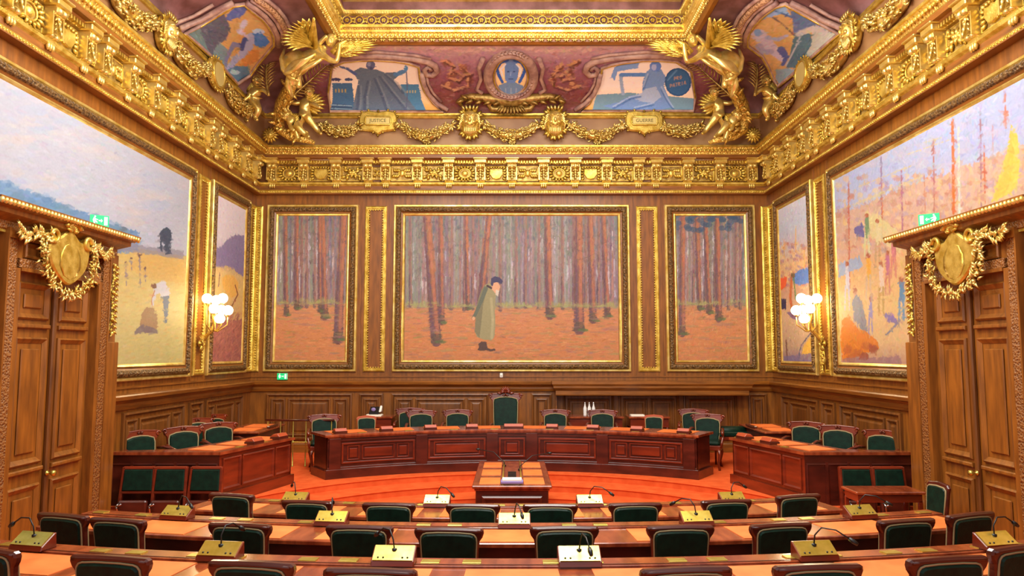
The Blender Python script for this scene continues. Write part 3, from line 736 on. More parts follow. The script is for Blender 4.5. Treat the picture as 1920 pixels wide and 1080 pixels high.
canvas_thing(WL, (5.35, 12.86, 2.04, 5.71), None, 'big harvest field painting under a pale sky on the left wall', P)
P = Pic(13.82, 15.34, 2.26, 5.50, 160, 340, conv_l, 13)
P.vgrad([(0, (160, 96, 86)), (.3, (172, 108, 92)), (.36, (176, 140, 110)), (.45, (206, 176, 110)), (.55, (196, 172, 140)), (.6, (168, 150, 176)), (.75, (204, 196, 206)), (1, (214, 206, 216))])
P.poly([(398, 475), (425, 452), (440, 440), (458, 442), (458, 520), (430, 510), (398, 500)], (120, 108, 150), .85, 3); P.poly([(400, 500), (430, 500), (458, 520), (458, 600), (400, 600)], (208, 176, 108), .8, 3)
P.poly([(416, 522), (424, 515), (438, 517), (447, 530), (446, 550), (434, 560), (424, 548), (418, 540)], (216, 168, 78), 1, 1); P.stroke([(441, 535), (446, 552), (434, 575)], 4, (130, 80, 56)); P.stroke([(424, 555), (428, 585)], 4, (190, 160, 110)); P.stroke([(412, 512), (410, 536)], 3, (110, 78, 84))
for q in range(500): x = P.rs.uniform(395, 456); y = P.rs.uniform(588, 684); P.stroke([(x, y), (x+3, y-3)], 2.2, [(142, 84, 82), (190, 122, 100), (160, 102, 96), (128, 80, 84)][P.rs.randint(4)], .6)
P.dabs(2200, 6, 1.3, 6)
canvas_thing(WL, (13.58, 15.56, 2.04, 5.71), None, 'small upright painting of ploughed red earth right of the left wall lamp', P)

# right wall: harbour with masts, sails and dock workers
P = Pic(5.6, 12.62, 2.25, 5.47, 640, 340, conv_r, 17)
P.vgrad([(0, (190, 150, 130)), (.12, (222, 188, 140)), (.3, (222, 186, 130)), (.5, (220, 178, 130)), (.6, (202, 170, 160)), (.7, (180, 184, 214)), (1, (182, 192, 226))])
for q in range(300):
    x = P.rs.uniform(1568, 2100); y = P.rs.uniform(120, 400); P.ell((x, y), P.rs.uniform(6, 26), P.rs.uniform(3, 12), [(200, 198, 214), (168, 182, 222), (186, 190, 214), (206, 192, 196), (172, 188, 224)][P.rs.randint(5)], .35)
P.poly([(1568, 398), (1620, 385), (1690, 350), (1760, 330), (1840, 300), (1920, 270), (2100, 200), (2100, 480), (1700, 450), (1568, 470)], (212, 172, 142), .8, 4)
for q in range(420):
    x = P.rs.uniform(1570, 1990); y = P.rs.uniform(330, 470)-max(0, x-1700)*.25; P.ell((x, y), P.rs.uniform(2, 8), P.rs.uniform(2, 7), [(232, 200, 140), (196, 140, 120), (176, 156, 180), (226, 180, 130), (200, 170, 150), (186, 130, 110)][P.rs.randint(6)], .5)
for x, y0, y1, c, wd in ((1591, 345, 540, (190, 110, 90), 4), (1652, 295, 450, (150, 130, 160), 4), (1653, 345, 440, (200, 120, 90), 3), (1750, 262, 400, (178, 120, 110), 4), (1786, 225, 400, (206, 116, 70), 7), (1797, 240, 400, (206, 214, 196), 6), (1838, 205, 390, (160, 120, 130), 4), (1845, 270, 380, (196, 110, 80), 4), (1861, 235, 360, (196, 160, 160), 3), (1733, 330, 420, (196, 140, 110), 3), (1884, 175, 240, (196, 120, 90), 4), (1690, 320, 430, (170, 120, 140), 5)):
    P.stroke([(x, y0), (x+2, y1)], wd, c, .9)
P.poly([(1896, 232), (1908, 252), (1912, 300), (1908, 345), (1895, 362), (1858, 380), (1867, 350), (1878, 318), (1888, 280)], (236, 200, 104)); P.poly([(1896, 232), (1901, 260), (1898, 330), (1885, 362), (1858, 380), (1872, 350), (1884, 318), (1891, 280)], (222, 178, 86), .5)
for a_, b_, c_, d_ in ((1570, 395, 1730, 330), (1610, 350, 1710, 310), (1600, 385, 1660, 362), (1730, 268, 1765, 258), (1700, 290, 1780, 262)): P.stroke([(a_, b_), (c_, d_)], 2.2, (212, 196, 150), .8)
# dock workers
def fig(cx, top_, bot_, w_, body, leg, skin_=(176, 110, 84)):
    hh = bot_-top_; P.stroke([(cx, top_+hh*.12), (cx+w_*.1, top_+hh*.5)], w_, body, 1, w_*1.1); P.stroke([(cx-w_*.2, top_+hh*.5), (cx-w_*.3, bot_)], w_*.5, leg, 1, w_*.35); P.stroke([(cx+w_*.25, top_+hh*.5), (cx+w_*.35, bot_)], w_*.5, leg, 1, w_*.35); P.ell((cx, top_+hh*.05), w_*.3, w_*.34, skin_)
P.poly([(1572, 495), (1612, 480), (1618, 500), (1572, 520)], (150, 176, 220), .8, 2); P.poly([(1600, 430), (1616, 415), (1622, 445), (1606, 445)], (108, 104, 160), .9, 2); P.poly([(1625, 395), (1650, 405), (1690, 440), (1690, 475), (1655, 455), (1628, 440)], (216, 206, 150), .8, 2)
fig(1588, 490, 580, 13, (210, 206, 216), (190, 186, 206)); fig(1625, 400, 480, 13, (120, 146, 110), (206, 206, 160)); fig(1645, 410, 500, 13, (216, 204, 160), (190, 160, 120)); fig(1628, 475, 560, 14, (226, 174, 84), (206, 180, 150)); fig(1652, 490, 590, 14, (222, 200, 180), (190, 156, 96)); fig(1604, 540, 620, 12, (206, 160, 140), (180, 150, 160)); fig(1632, 556, 625, 10, (150, 140, 190), (150, 140, 190)); fig(1675, 450, 520, 14, (200, 130, 130), (206, 140, 120)); fig(1690, 520, 600, 14, (100, 140, 176), (120, 150, 180)); fig(1664, 470, 550, 12, (190, 120, 140), (200, 140, 120))
P.poly([(1597, 565), (1606, 552), (1616, 565), (1622, 590), (1628, 620), (1618, 622), (1602, 600)], (140, 138, 150), 1, 1)
P.poly([(1578, 600), (1592, 590), (1605, 612), (1628, 625), (1646, 640), (1648, 655), (1600, 668), (1580, 680), (1575, 640)], (220, 134, 60), 1, 2)
for c in ((1590, 655), (1606, 662), (1624, 648), (1638, 655), (1620, 668), (1596, 672)): P.ell(c, 9, 8, [(160, 90, 70), (190, 110, 64)][P.rs.randint(2)], .9)
P.poly([(1580, 672), (1690, 668), (1690, 690), (1580, 690)], (156, 120, 130), .7, 2); P.poly([(1655, 590), (1668, 586), (1684, 600), (1680, 606), (1664, 602)], (138, 120, 170), 1, 1); P.stroke([(1662, 628), (1690, 598)], 4, (130, 130, 150))
P.gain = .74; P.sat = 1.05; P.dabs(9500, 7, 1.5, 5)
canvas_thing(WR, (5.35, 12.88, 2.04, 5.71), None, 'big harbour painting with masts and an ochre sail on the right wall', P)
P = Pic(13.82, 15.34, 2.26, 5.50, 160, 340, conv_r, 19)
P.vgrad([(0, (140, 112, 130)), (.1, (190, 160, 130)), (.3, (216, 180, 140)), (.45, (206, 160, 130)), (.6, (220, 180, 130)), (.72, (196, 184, 190)), (.85, (186, 196, 216)), (1, (206, 206, 220))])
for q in range(260): x = P.rs.uniform(1455, 1520); y = P.rs.uniform(455, 540); P.ell((x, y), 3, 3, [(226, 186, 130), (190, 140, 120), (160, 130, 160), (230, 200, 140), (196, 120, 100)][P.rs.randint(5)], .5)
for x, y0, y1 in ((1492, 425, 470), (1470, 450, 480), (1508, 470, 520)): P.stroke([(x, y0), (x, y1)], 4, (226, 176, 90), .9)
P.poly([(1482, 520), (1500, 505), (1516, 500), (1518, 530), (1500, 535), (1488, 530)], (100, 136, 206), 1, 1.5); P.poly([(1462, 522), (1476, 518), (1474, 535), (1464, 545)], (236, 96, 50), 1, 1); P.stroke([(1484, 525), (1482, 560), (1486, 590)], 11, (200, 112, 62)); P.stroke([(1488, 520), (1492, 560)], 6, (110, 140, 90)); P.ell((1487, 516), 4, 5, (120, 100, 80)); P.poly([(1464, 560), (1474, 560), (1474, 580), (1465, 580)], (60, 56, 90)); P.poly([(1474, 585), (1486, 598), (1496, 600), (1498, 585)], (120, 90, 140), .8)
P.poly([(1500, 675), (1506, 650), (1520, 630), (1522, 675)], (226, 178, 70)); P.stroke([(1496, 676), (1502, 648), (1522, 622)], 3, (90, 90, 120)); P.stroke([(1474, 640), (1476, 672)], 7, (130, 90, 80)); P.poly([(1470, 668), (1524, 662), (1524, 682), (1470, 682)], (122, 110, 150), .8, 2)
P.dabs(2200, 6, 1.3, 8)
canvas_thing(WR, (13.58, 15.56, 2.04, 5.71), None, 'small upright painting with a blue jacketed group left of the right wall lamp', P)
# ------------------------------------------------------------ doors with carved cases
def door(W0, s, n):
    W = lambda u, d, v: W0(u, d+.12 if d > 0 else d, v)
    side = 'left' if s < 0 else 'right'
    root = struct(empty('door_%d' % n, W(8.78, 0, 0))); root['label'] = 'tall panelled oak double door with carved case on the %s wall' % side
    bpy.context.view_layer.update(); inv = root.matrix_world.inverted(); parts = []
    y0, y1, zt = 8.01, 9.55, 3.35; ym = 8.78
    def bx(b, u0, u1, d0, d1, v0, v1, mi=0, c=.0):
        bb = MB(); bb.box(u0, u1, d0, d1, v0, v1, 0, c); b.add([W(*p) for p in bb.v], bb.f, mi)
    def ex(b, pts, d0, d1, mi=0, bev=0.): b.extr(pts, d0, d1, mi, bev, to=lambda x, y, z_: W(x, y, z_))
    for a0, a1, kd in ((y0, ym-.004, -1), (ym+.004, y1, 1)):
        b = MB(); bx(b, a0, a1, .0, .035, .0, zt)
        u0, u1 = a0+.13, a1-.13
        for v0, v1 in ((.22, .93), (1.22, 2.60), (2.86, 3.22)):
            rect_mould(b, W, u0-.03, u1+.03, v0-.03, v1+.03, [(0, .035), (0, .055), (.02, .075), (.04, .06), (.055, .05), (.07, .04)])
            bb = .10; P_ = [(u0+bb, v0+bb), (u1-bb, v0+bb), (u1-bb, v1-bb), (u0+bb, v1-bb)]; ex(b, P_, .035, .058, 0, .012)
        for v in (1.13, 2.76): ex(b, [(u0-.05, v-.03), (u1+.05, v-.03), (u1+.05, v+.02), (u0-.05, v+.02)], .035, .085, 0, .012)
        lf = b.build('leaf', 'oak', root); parts.append(lf)
    b = MB(); ex(b, [(ym-.035, 0), (ym+.035, 0), (ym+.035, zt), (ym-.035, zt)], .03, .085, 0, .015); parts.append(b.build('astragal', 'oakd', root))
    b = MB(); b.lathe([(.0, 0), (.03, 0), (.03, .01), (.012, .02), (.012, .045), (.03, .06), (.036, .08), (.026, .1), (0, .105)], 14, 0, W(ym-.02, .085, 1.05), R=Matrix.Rotation(PI/2*(1 if s < 0 else -1), 3, 'Y'))
    b.lathe([(.0, 0), (.018, 0), (.018, .03), (0, .035)], 10, 0, W(ym+.06, .085, 1.05), R=Matrix.Rotation(PI/2*(1 if s < 0 else -1), 3, 'Y'))
    k = b.build('knob', 'brass', root); k['label'] = 'round brass knob'; parts.append(k)
    # case: reveal, carved architrave, outer board
    b = MB()
    for e, sg in ((y0, -1), (y1, 1)):
        bx(b, min(e, e+sg*.08), max(e, e+sg*.08), 0, .145, 0, zt+.03)
        bx(b, min(e+sg*.08, e+sg*.22), max(e+sg*.08, e+sg*.22), 0, .15, 0, 3.72, 1)
        bx(b, min(e+sg*.22, e+sg*.245), max(e+sg*.22, e+sg*.245), 0, .165, 0, 3.72)
        bx(b, min(e+sg*.245, e+sg*.60), max(e+sg*.245, e+sg*.60), 0, .06, 0, 3.80)
        ex(b, [(e+sg*.26, 0), (e+sg*.58, 0), (e+sg*.58, 2.60), (e+sg*.26, 2.60)], .06, .13, 0, .012)
    bx(b, y0, y1, 0, .16, zt, zt+.04); bx(b, y0-.03, y1+.03, 0, .15, zt+.04, zt+.14, 1); bx(b, y0-.24, y1+.24, 0, .17, zt+.34, 3.80)
    bx(b, y0-.03, y1+.03, 0, .09, zt+.14, zt+.34)
    rect_mould(b, W, y0+.1, y1-.1, zt+.16, zt+.33, [(0, .09), (0, .12), (.02, .13), (.04, .1), (.05, .09)])
    parts.append(b.build('casing', ['oak', 'carved'], root))
    # cornice
    b = MB(); c0, c1 = y0-.66, y1+.62
    pf = [(0, 3.74), (.10, 3.74), (.10, 3.77), (.12, 3.78), (.12, 3.86), (.16, 3.88), (.22, 3.91), (.24, 3.92), (.24, 3.97), (.29, 3.99), (.33, 4.04), (.33, 4.06), (.0, 4.08)]
    b.sweep([(c0, 0), (c0, .0001), (c1, .0001), (c1, 0)], [(0, 0)], to=lambda x, y, z_: W(x, y, z_))
    b.sweep([(c0+.33, 0), (c0+.33, .02), (c1-.33, .02), (c1-.33, 0)], [(p[0]*1., p[1]) for p in pf], to=lambda x, y, z_: W(x, y, z_), mis=[2, 2, 0, 1, 0, 0, 0, 0, 0, 0, 0, 0])
    parts.append(b.build('cornice', ['oak', 'carved', 'gold'], root))
    b = MB(); n_ = int((c1-c0)/.062)
    for i in range(n_): b.ball(W(c0+.02+i*.062, .345, 4.015), (.028, .03, .036), 0, 6, 4)
    for i in range(6): b.ball(W(c1-.005, .04+i*.055, 4.015), (.03, .028, .036), 0, 6, 4)
    bm_ = b.build('egg_moulding', 'golds', root); bm_['label'] = 'gilded egg moulding'; parts.append(bm_)
    # gilded shield with scrolls
    b = MB(); sc = (ym-.05, 3.60)
    pts = [(sc[0]+x*.40, sc[1]+z_*.36) for x, z_ in smooth([(-.95, .75), (-1.0, .2), (-.85, -.35), (-.45, -.75), (0, -.95), (.45, -.75), (.85, -.35), (1.0, .2), (.95, .75), (.6, .55), (.3, .72), (0, .95), (-.3, .72), (-.6, .55)], 4)]
    ex(b, pts, .15, .25, 0, .02)
    ns = W(0, 1, 0)-W(0, 0, 0)
    b.ball(W(sc[0], .25, sc[1]-.06), tuple(abs(ns[i])*.02+(1-abs(ns[i]))*.22 for i in range(3)))
    for sg in (-1, 1):
        b.tube([W(sc[0]+sg*(.34+.07*cos(t)), .26, sc[1]+.2+.07*sin(t)) for t in [q*.5 for q in range(12)]], .025, 7)
    b.tube([W(sc[0]+.14*cos(t), .27, sc[1]+.34+.06*sin(t)) for t in [PI*q/8 for q in range(9)]], .035, 7)
    for q in range(7): b.leaf(W(sc[0], .26, sc[1]+.3), W(sin((q-3)*.45), 0, cos((q-3)*.45))-W(0, 0, 0), ns, .14, .06, .3)
    sh = b.build('shield', 'gold', root); sh['label'] = 'gilded shield over the door'; parts.append(sh)
    b = MB(); rnd = random.Random(5+n)
    for sg in (-1, 1):      # garland round the shield, sprays to the sides
        for i in range(26):
            t = i/25.; ang = -PI/2+sg*t*2.1; rx, rz = .50, .42
            c = (sc[0]+rx*cos(ang), sc[1]-.02+rz*sin(ang)); 
            for k in range(4):
                a_ = ang+sg*1.2+rnd.uniform(-2, 2); b.leaf(W(c[0]+rnd.uniform(-.04, .04), .2+rnd.uniform(0, .06), c[1]+rnd.uniform(-.04, .04)), W(cos(a_), rnd.uniform(0, .6), sin(a_))-W(0, 0, 0), ns, rnd.uniform(.07, .12), .04, .6)
            if i % 3 == 0: b.ball(W(c[0], .24, c[1]), .03, 0, 7, 5)
        for i in range(16):
            t = i/15.; c = (sc[0]+sg*(.46+.42*t), sc[1]+.16+.05*sin(t*7))
            for k in range(3):
                a_ = (0 if sg > 0 else PI)+rnd.uniform(-1.2, 1.2); b.leaf(W(c[0], .19, c[1]), W(cos(a_), .4, sin(a_))-W(0, 0, 0), ns, .12, .05, .5)
        b.tube([W(sc[0]+sg*(.4+.45*t), .2, sc[1]+.14+.05*sin(t*7)) for t in [q/10 for q in range(11)]], .018, 6)
    g = b.build('garland', 'golds', root); g['label'] = 'gilded leaf garland round the shield'; parts.append(g)
    for e, sg in ((y0-.42, -1), (y1+.42, 1)):   # gilded scrolled drops beside the case
        b = MB(); z_ = 3.66
        b.tube([W(e+.04*sin(q*.55), .09, 3.66-.045*q) for q in range(22)], .016, 6)
        for q in range(26):
            zz = 3.64-.037*q; sd = (-1)**q
            b.leaf(W(e+.02*sd, .09, zz), W(sd*.9, .5, -.7)-W(0, 0, 0), ns, .10, .04, .6); b.leaf(W(e-.02*sd, .09, zz), W(-sd*.9, .5, .3)-W(0, 0, 0), ns, .08, .035, .6)
            if q % 5 == 0: b.ball(W(e, .11, zz), .03, 0, 7, 5)
        parts.append(b.build('scrolled_drop', 'gold', root))
    for o in parts: o.data.transform(inv)
    return root
door(WL, -1, 1); door(WR, 1, 2)

# ------------------------------------------------------------ wall lamps
def sconce(W, s):
    root = empty('wall_lamp', W(13.26, .0, 2.62)); R = 1 if s < 0 else -1
    bpy.context.view_layer.update(); inv = root.matrix_world.inverted(); parts = []
    b = MB(); ns = W(0, 1, 0)-W(0, 0, 0)
    b.ball(W(13.26, .04, 2.62), tuple(abs(ns[i])*.04+(1-abs(ns[i]))*.07 for i in range(3)))
    for q in range(10): t = 2*PI*q/10; b.leaf(W(13.26, .05, 2.62), W(cos(t)*.6, .1, sin(t)*1.4)-W(0, 0, 0), ns, .16, .06, .4)
    for q in range(8): b.leaf(W(13.26, .06, 2.55+.02*q), W(.5*(-1)**q, .3, 1)-W(0, 0, 0), ns, .16, .06, .5)
    b.tube([W(13.26, .05, 2.6), W(13.26, .14, 2.75), W(13.26, .24, 2.85), W(13.26, .28, 3.0), W(13.26, .24, 3.15)], [.03, .035, .03, .026, .02], 8)
    parts.append(b.build('backplate', 'gold', root))
    gl = []
    spots = [(-.20, .22, 3.42), (.20, .22, 3.42), (0, .42, 3.44), (-.17, .34, 3.24), (.17, .34, 3.24), (0, .52, 3.22), (0, .38, 3.07)]
    for du, d, v in spots:
        b = MB(); b.tube([W(13.26, .22, 2.9), W(13.26+du*.5, .2+d*.3, 2.84), W(13.26+du, d, 2.96), W(13.26+du, d, v-.09)], .011, 6)
        b.lathe([(.0, 0), (.035, .0), (.045, .015), (.02, .03)], 10, 0, W(13.26+du, d, v-.1)); parts.append(b.build('arm', 'golds', root))
        b = MB(); b.ball(W(13.26+du, d, v), .09, 0, 14, 9); g = b.build('globe', 'globe', root); parts.append(g)
    for o in parts: o.data.transform(inv)
    l = bpy.data.lights.new('wall_lamp_light', 'POINT'); l.energy = 60; l.color = (1, .82, .52); l.shadow_soft_size = .25
    lo = bpy.data.objects.new('wall_lamp_light', l); COL.objects.link(lo); lo.location = W(13.26, .62, 3.3)
    return root
tag(sconce(WL, -1), 'lit gilded wall lamp with glass globes beside the harvest field painting on the left wall', 'wall lamp', 'gilded wall lamps')
tag(sconce(WR, 1), 'lit gilded wall lamp with glass globes between the two harbour paintings', 'wall lamp', 'gilded wall lamps')
# small gilded ornament under the right lamp
b = MB(); rnd = random.Random(3)
for q in range(26): a_ = rnd.uniform(0, 6.28); b.leaf(WR(13.25, .05, 2.30+rnd.uniform(-.16, .16)), V((-.6, cos(a_), sin(a_))), (-1, 0, 0), .11, .05, .5)
b.ball(WR(13.25, .06, 2.32), (.05, .06, .09)); b.tube([WR(13.25, .03, 2.1), WR(13.25, .05, 2.55)], .02, 6)
tag(b.build('gilded_drop', 'gold'), 'gilded leafy drop ornament on the pilaster below the right wall lamp', 'ornament')

# ------------------------------------------------------------ exit signs and sensor
def exit_sign(loc, rz, w_, h, label, flip=1, stand=True):
    r = empty('exit_sign', loc, rz)
    b = MB(); b.box(-w_/2, w_/2, -.0, .05, 0, h, 0, .008)
    b.build('housing', 'white', r)
    b = MB(); b.box(-w_/2+.001, w_/2-.001, -.006, .0, .001, h-.001); b.build('green_panel', 'signg', r)
    b = MB(); to = lambda x, y, z_: (flip*x*w_, -.012+y*0, z_*h)
    def pl(P): b.extr([(flip*x*w_, z_*h) for x, z_ in P], -.012, -.006)
    pl([(-.36, .55), (-.28, .2), (-.22, .2), (-.24, .5), (-.2, .72), (-.3, .8)]); pl([(-.26, .45), (-.12, .3), (-.1, .38), (-.2, .55)]); pl([(-.24, .7), (-.08, .62), (-.08, .55), (-.24, .6)])
    b.ball((flip*-.24*w_, -.009, .86*h), (.012, .006, .012), 0, 8, 5)
    pl([(-.04, .47), (.08, .47), (.08, .36), (.17, .52), (.08, .68), (.08, .57), (-.04, .57)]); pl([(.24, .15), (.42, .15), (.42, .88), (.24, .88)])
    b.build('pictogram', 'signw', r); return tag(r, label, 'exit sign', 'green lit exit signs')
p = WL(9.42, .3, 4.085); exit_sign(p, math.radians(38), .22, .15, 'green lit exit sign standing on the cornice of the left door')
p = WR(9.32, .3, 4.085); exit_sign(p, math.radians(-38), .24, .15, 'green lit exit sign standing on the cornice of the right door', -1)
p = aty(529, 712, D-.05); exit_sign((p.x, D-.05, p.z), 0, .22, .14, 'green lit exit sign on the back wall under the narrow left forest painting')
p = aty(940, 708, D-.04); b = MB(); b.box(-.035, .035, -.03, .0, -.05, .05, 0, .012); b.ball((0, -.035, .0), (.02, .012, .02), 0, 8, 5)
tag(b.build('wall_sensor', 'white', loc=(p.x, D, p.z+.05)), 'small white sensor box under the big forest painting', 'sensor')

# ------------------------------------------------------------ painted and modelled decoration of the coved ceiling
def conv_cb(px, py): return on_cove(px, py, 'b')
def conv_cl(px, py): return on_cove(px, py, 'l')
def conv_cr(px, py): return on_cove(px, py, 'r')
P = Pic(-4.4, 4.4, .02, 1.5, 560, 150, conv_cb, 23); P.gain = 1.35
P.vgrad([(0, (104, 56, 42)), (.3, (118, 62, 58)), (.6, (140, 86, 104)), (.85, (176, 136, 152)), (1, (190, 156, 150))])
for q in range(500):
    x = P.rs.uniform(620, 1300); y = P.rs.uniform(88, 205); P.stroke([(x, y), (x+P.rs.uniform(-9, 9), y+P.rs.uniform(-3, 3))], P.rs.uniform(1, 4), [(150, 100, 120), (120, 70, 72), (186, 148, 150), (96, 52, 48), (200, 170, 160)][P.rs.randint(5)], .3)
for s_ in (-1, 1):
    f = lambda x: 958+s_*(958-x)
    for (x, y) in ((838, 118), (848, 140), (842, 158), (868, 128), (880, 150)): P.ell((f(x), y), 9, 7, (132, 78, 60), .7); P.ell((f(x)-2, y-2), 5, 4, (206, 156, 110), .7)
    for a_ in (((830, 112), (850, 122), (842, 140)), ((840, 145), (862, 150), (870, 138)), ((830, 160), (852, 168), (876, 160)), ((862, 120), (880, 140), (878, 160)), ((850, 130), (866, 142), (884, 136))): P.stroke([(f(x), y) for x, y in a_], 5, (196, 146, 104), .75, 3); P.stroke([(f(x)+2, y+4) for x, y in a_], 3, (84, 44, 44), .7)
    for q in range(14): P.ell((f(810+q*9), 92+P.rs.uniform(-3, 4)), 5, 3, (214, 184, 170), .6)
P.dabs(5000, 6, 1.3, 6)
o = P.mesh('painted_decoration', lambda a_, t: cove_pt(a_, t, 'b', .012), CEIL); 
def cpath(pts, wall, off=.03): return [cove_pt(*on_cove(x, y, wall), wall, off) for x, y in pts]
def ceil_thing(P, name, wall, mask, label, ring=None):
    a_ = on_cove(*mask[0], wall); root = empty(name, cove_pt(a_[0], a_[1], wall, 0)); bpy.context.view_layer.update(); inv = root.matrix_world.inverted()
    c = P.mesh('canvas', lambda u, t: cove_pt(u, t, wall, .03), root, mask); c.data.transform(inv)
    b = MB(); Q = cpath(mask, wall, .045); b.tube(Q, .035, 8, 0, closed=True); b.tube([q+V((0, 0, -.02)) for q in Q], .022, 6, 1, closed=True)
    o = b.build('moulding', ['mauve', 'gold'], root); o.data.transform(inv)
    return tag(root, label, 'ceiling painting', 'paintings set in the coved ceiling')
LM = [(620, 210), (616, 170), (622, 122), (645, 111.5), (675, 108.5), (705, 107.6), (741, 110), (765, 114), (785, 121), (788, 145), (796, 168), (812, 191), (832, 210)]
RM = [(1299, 209), (1303, 181), (1296, 130), (1268, 111.5), (1240, 109), (1206, 109), (1167, 114), (1148, 118), (1129, 124), (1125, 148), (1116, 169), (1105, 192), (1089, 209)]
BL = (74, 104, 146); GR = (104, 116, 128)
P = Pic(-4.4, -1.3, .02, 1.35, 260, 150, conv_cb, 31); P.gain = 1.25; P.sat = 1.; P.vgrad([(0, (216, 158, 72)), (.12, (222, 172, 96)), (.25, (232, 200, 152)), (.5, (236, 220, 204)), (1, (236, 224, 216))])
P.poly([(623, 154), (660, 154), (663, 210), (620, 210)], (70, 108, 148)); P.poly([(752, 156), (785, 156), (790, 185), (800, 210), (752, 210)], (78, 128, 166)); P.ell((630, 147), 9, 3, (70, 72, 112)); P.ell((654, 147), 8, 3, (70, 84, 120))
P.poly([(622, 194), (660, 196), (662, 209), (620, 208)], (60, 84, 116)); P.stroke([(622, 196), (660, 198)], 2, (140, 170, 190)); P.stroke([(622, 203), (660, 205)], 2, (130, 160, 180))
P.poly([(662, 132), (676, 124), (690, 127), (706, 128), (722, 134), (742, 133), (752, 136), (738, 148), (746, 160), (756, 172), (774, 196), (782, 208), (660, 209), (664, 190), (668, 168), (672, 150)], (96, 112, 134)); P.stroke([(666, 136), (650, 126), (638, 123)], 6, (78, 96, 150), 1, 3); P.stroke([(742, 138), (756, 132)], 7, (84, 128, 176))
for a_ in (((690, 150), (684, 180), (684, 208)), ((702, 145), (715, 175), (726, 208)), ((712, 142), (735, 172), (762, 206)), ((722, 138), (745, 158), (756, 172)), ((672, 160), (670, 205))): P.stroke(a_, 3, (70, 84, 112), .6, 5); P.stroke([(x+5, y) for x, y in a_], 2, (132, 146, 158), .5, 4)
P.ell((695, 120), 8.5, 9, (94, 100, 138)); P.ell((692, 118), 3.5, 4, (150, 156, 190), .8); P.ell((696, 126), 3, 3, (60, 66, 104), .7); P.stroke([(761, 122), (761, 208)], 1.6, (92, 100, 130)); P.ell((761, 126), 4, 6, (86, 138, 190))
for q in range(4): P.stroke([(630+q*6, 166), (630+q*6, 171)], 2, (206, 166, 84), .8); P.stroke([(764+q*5, 168), (764+q*5, 172)], 1.6, (206, 180, 120), .8)
P.dabs(700, 5, 1, 4); ceil_thing(P, 'ceiling_painting', 'b', LM, 'blue ceiling painting of a robed seated figure with outspread arms, above the plaque lettered JUSTICE')
P = Pic(1.3, 4.4, .02, 1.35, 260, 150, conv_cb, 37); P.gain = 1.3; P.sat = 1.1; P.vgrad([(0, (216, 158, 72)), (.12, (222, 176, 110)), (.25, (232, 208, 176)), (.5, (238, 228, 222)), (1, (238, 230, 226))])
P.poly([(1118, 176), (1180, 172), (1310, 184), (1310, 209), (1110, 209)], (118, 150, 170)); P.poly([(1146, 140), (1152, 124), (1170, 114), (1198, 116), (1196, 126), (1178, 128), (1158, 132), (1152, 150)], (128, 160, 214)); P.stroke([(1164, 140), (1168, 175)], 5, (150, 170, 200)); P.stroke([(1165, 138), (1210, 138)], 7, (96, 136, 196))
P.poly([(1205, 150), (1212, 132), (1224, 122), (1240, 128), (1248, 142), (1244, 160), (1252, 178), (1262, 200), (1230, 208), (1200, 206), (1150, 204), (1130, 198), (1160, 190), (1180, 178), (1204, 174)], (120, 150, 200)); P.poly([(1210, 165), (1230, 160), (1240, 180), (1225, 192), (1205, 190), (1190, 184)], (176, 190, 214), .8)
P.ell((1229, 122), 11, 10, (104, 136, 206)); P.ell((1226, 124), 5, 6, (176, 190, 230), .9); P.ell((1271, 152), 25, 27, (56, 90, 136)); P.ell((1271, 152), 22, 24, (66, 104, 152)); P.stroke([(1268, 130), (1252, 148)], 3, (110, 150, 190), .7)
for a_ in (((1150, 203), (1180, 185), (1200, 180)), ((1215, 140), (1206, 165)), ((1240, 165), (1262, 205)), ((1190, 205), (1225, 196))): P.stroke(a_, 3, (72, 102, 160), .6); P.stroke([(x, y-4) for x, y in a_], 2.5, (180, 198, 224), .6)
for r_, wd in ((144, 'PRO'), (156, 'PATRIA')):
    n_ = len(wd)
    for q, ch in enumerate(wd):
        x = 1271+(q-(n_-1)/2)*5.2; y = r_-(q-(n_-1)/2)*1.2
        c = (190, 150, 130); S_ = {'P': [((-1.5, 3), (-1.5, -3), (1.5, -2.4), (1.5, 0), (-1.5, .2))], 'R': [((-1.5, 3), (-1.5, -3), (1.5, -2), (-1.5, 0), (1.6, 3))], 'O': [((-1.6, 0), (0, -3), (1.6, 0), (0, 3), (-1.6, 0))], 'A': [((-1.7, 3), (0, -3), (1.7, 3)), ((-1, 1), (1, 1))], 'T': [((-1.8, -3), (1.8, -3)), ((0, -3), (0, 3))], 'I': [((0, -3), (0, 3))]}[ch]
        for st in S_: P.stroke([(x+a_[0], y+a_[1]) for a_ in st], 1.1, c, .8)
P.dabs(600, 5, 1, 4, box=(0, 170, 0, 150)); ceil_thing(P, 'ceiling_painting', 'b', RM, 'blue ceiling painting of a seated figure holding a round shield inscribed PRO PATRIA')
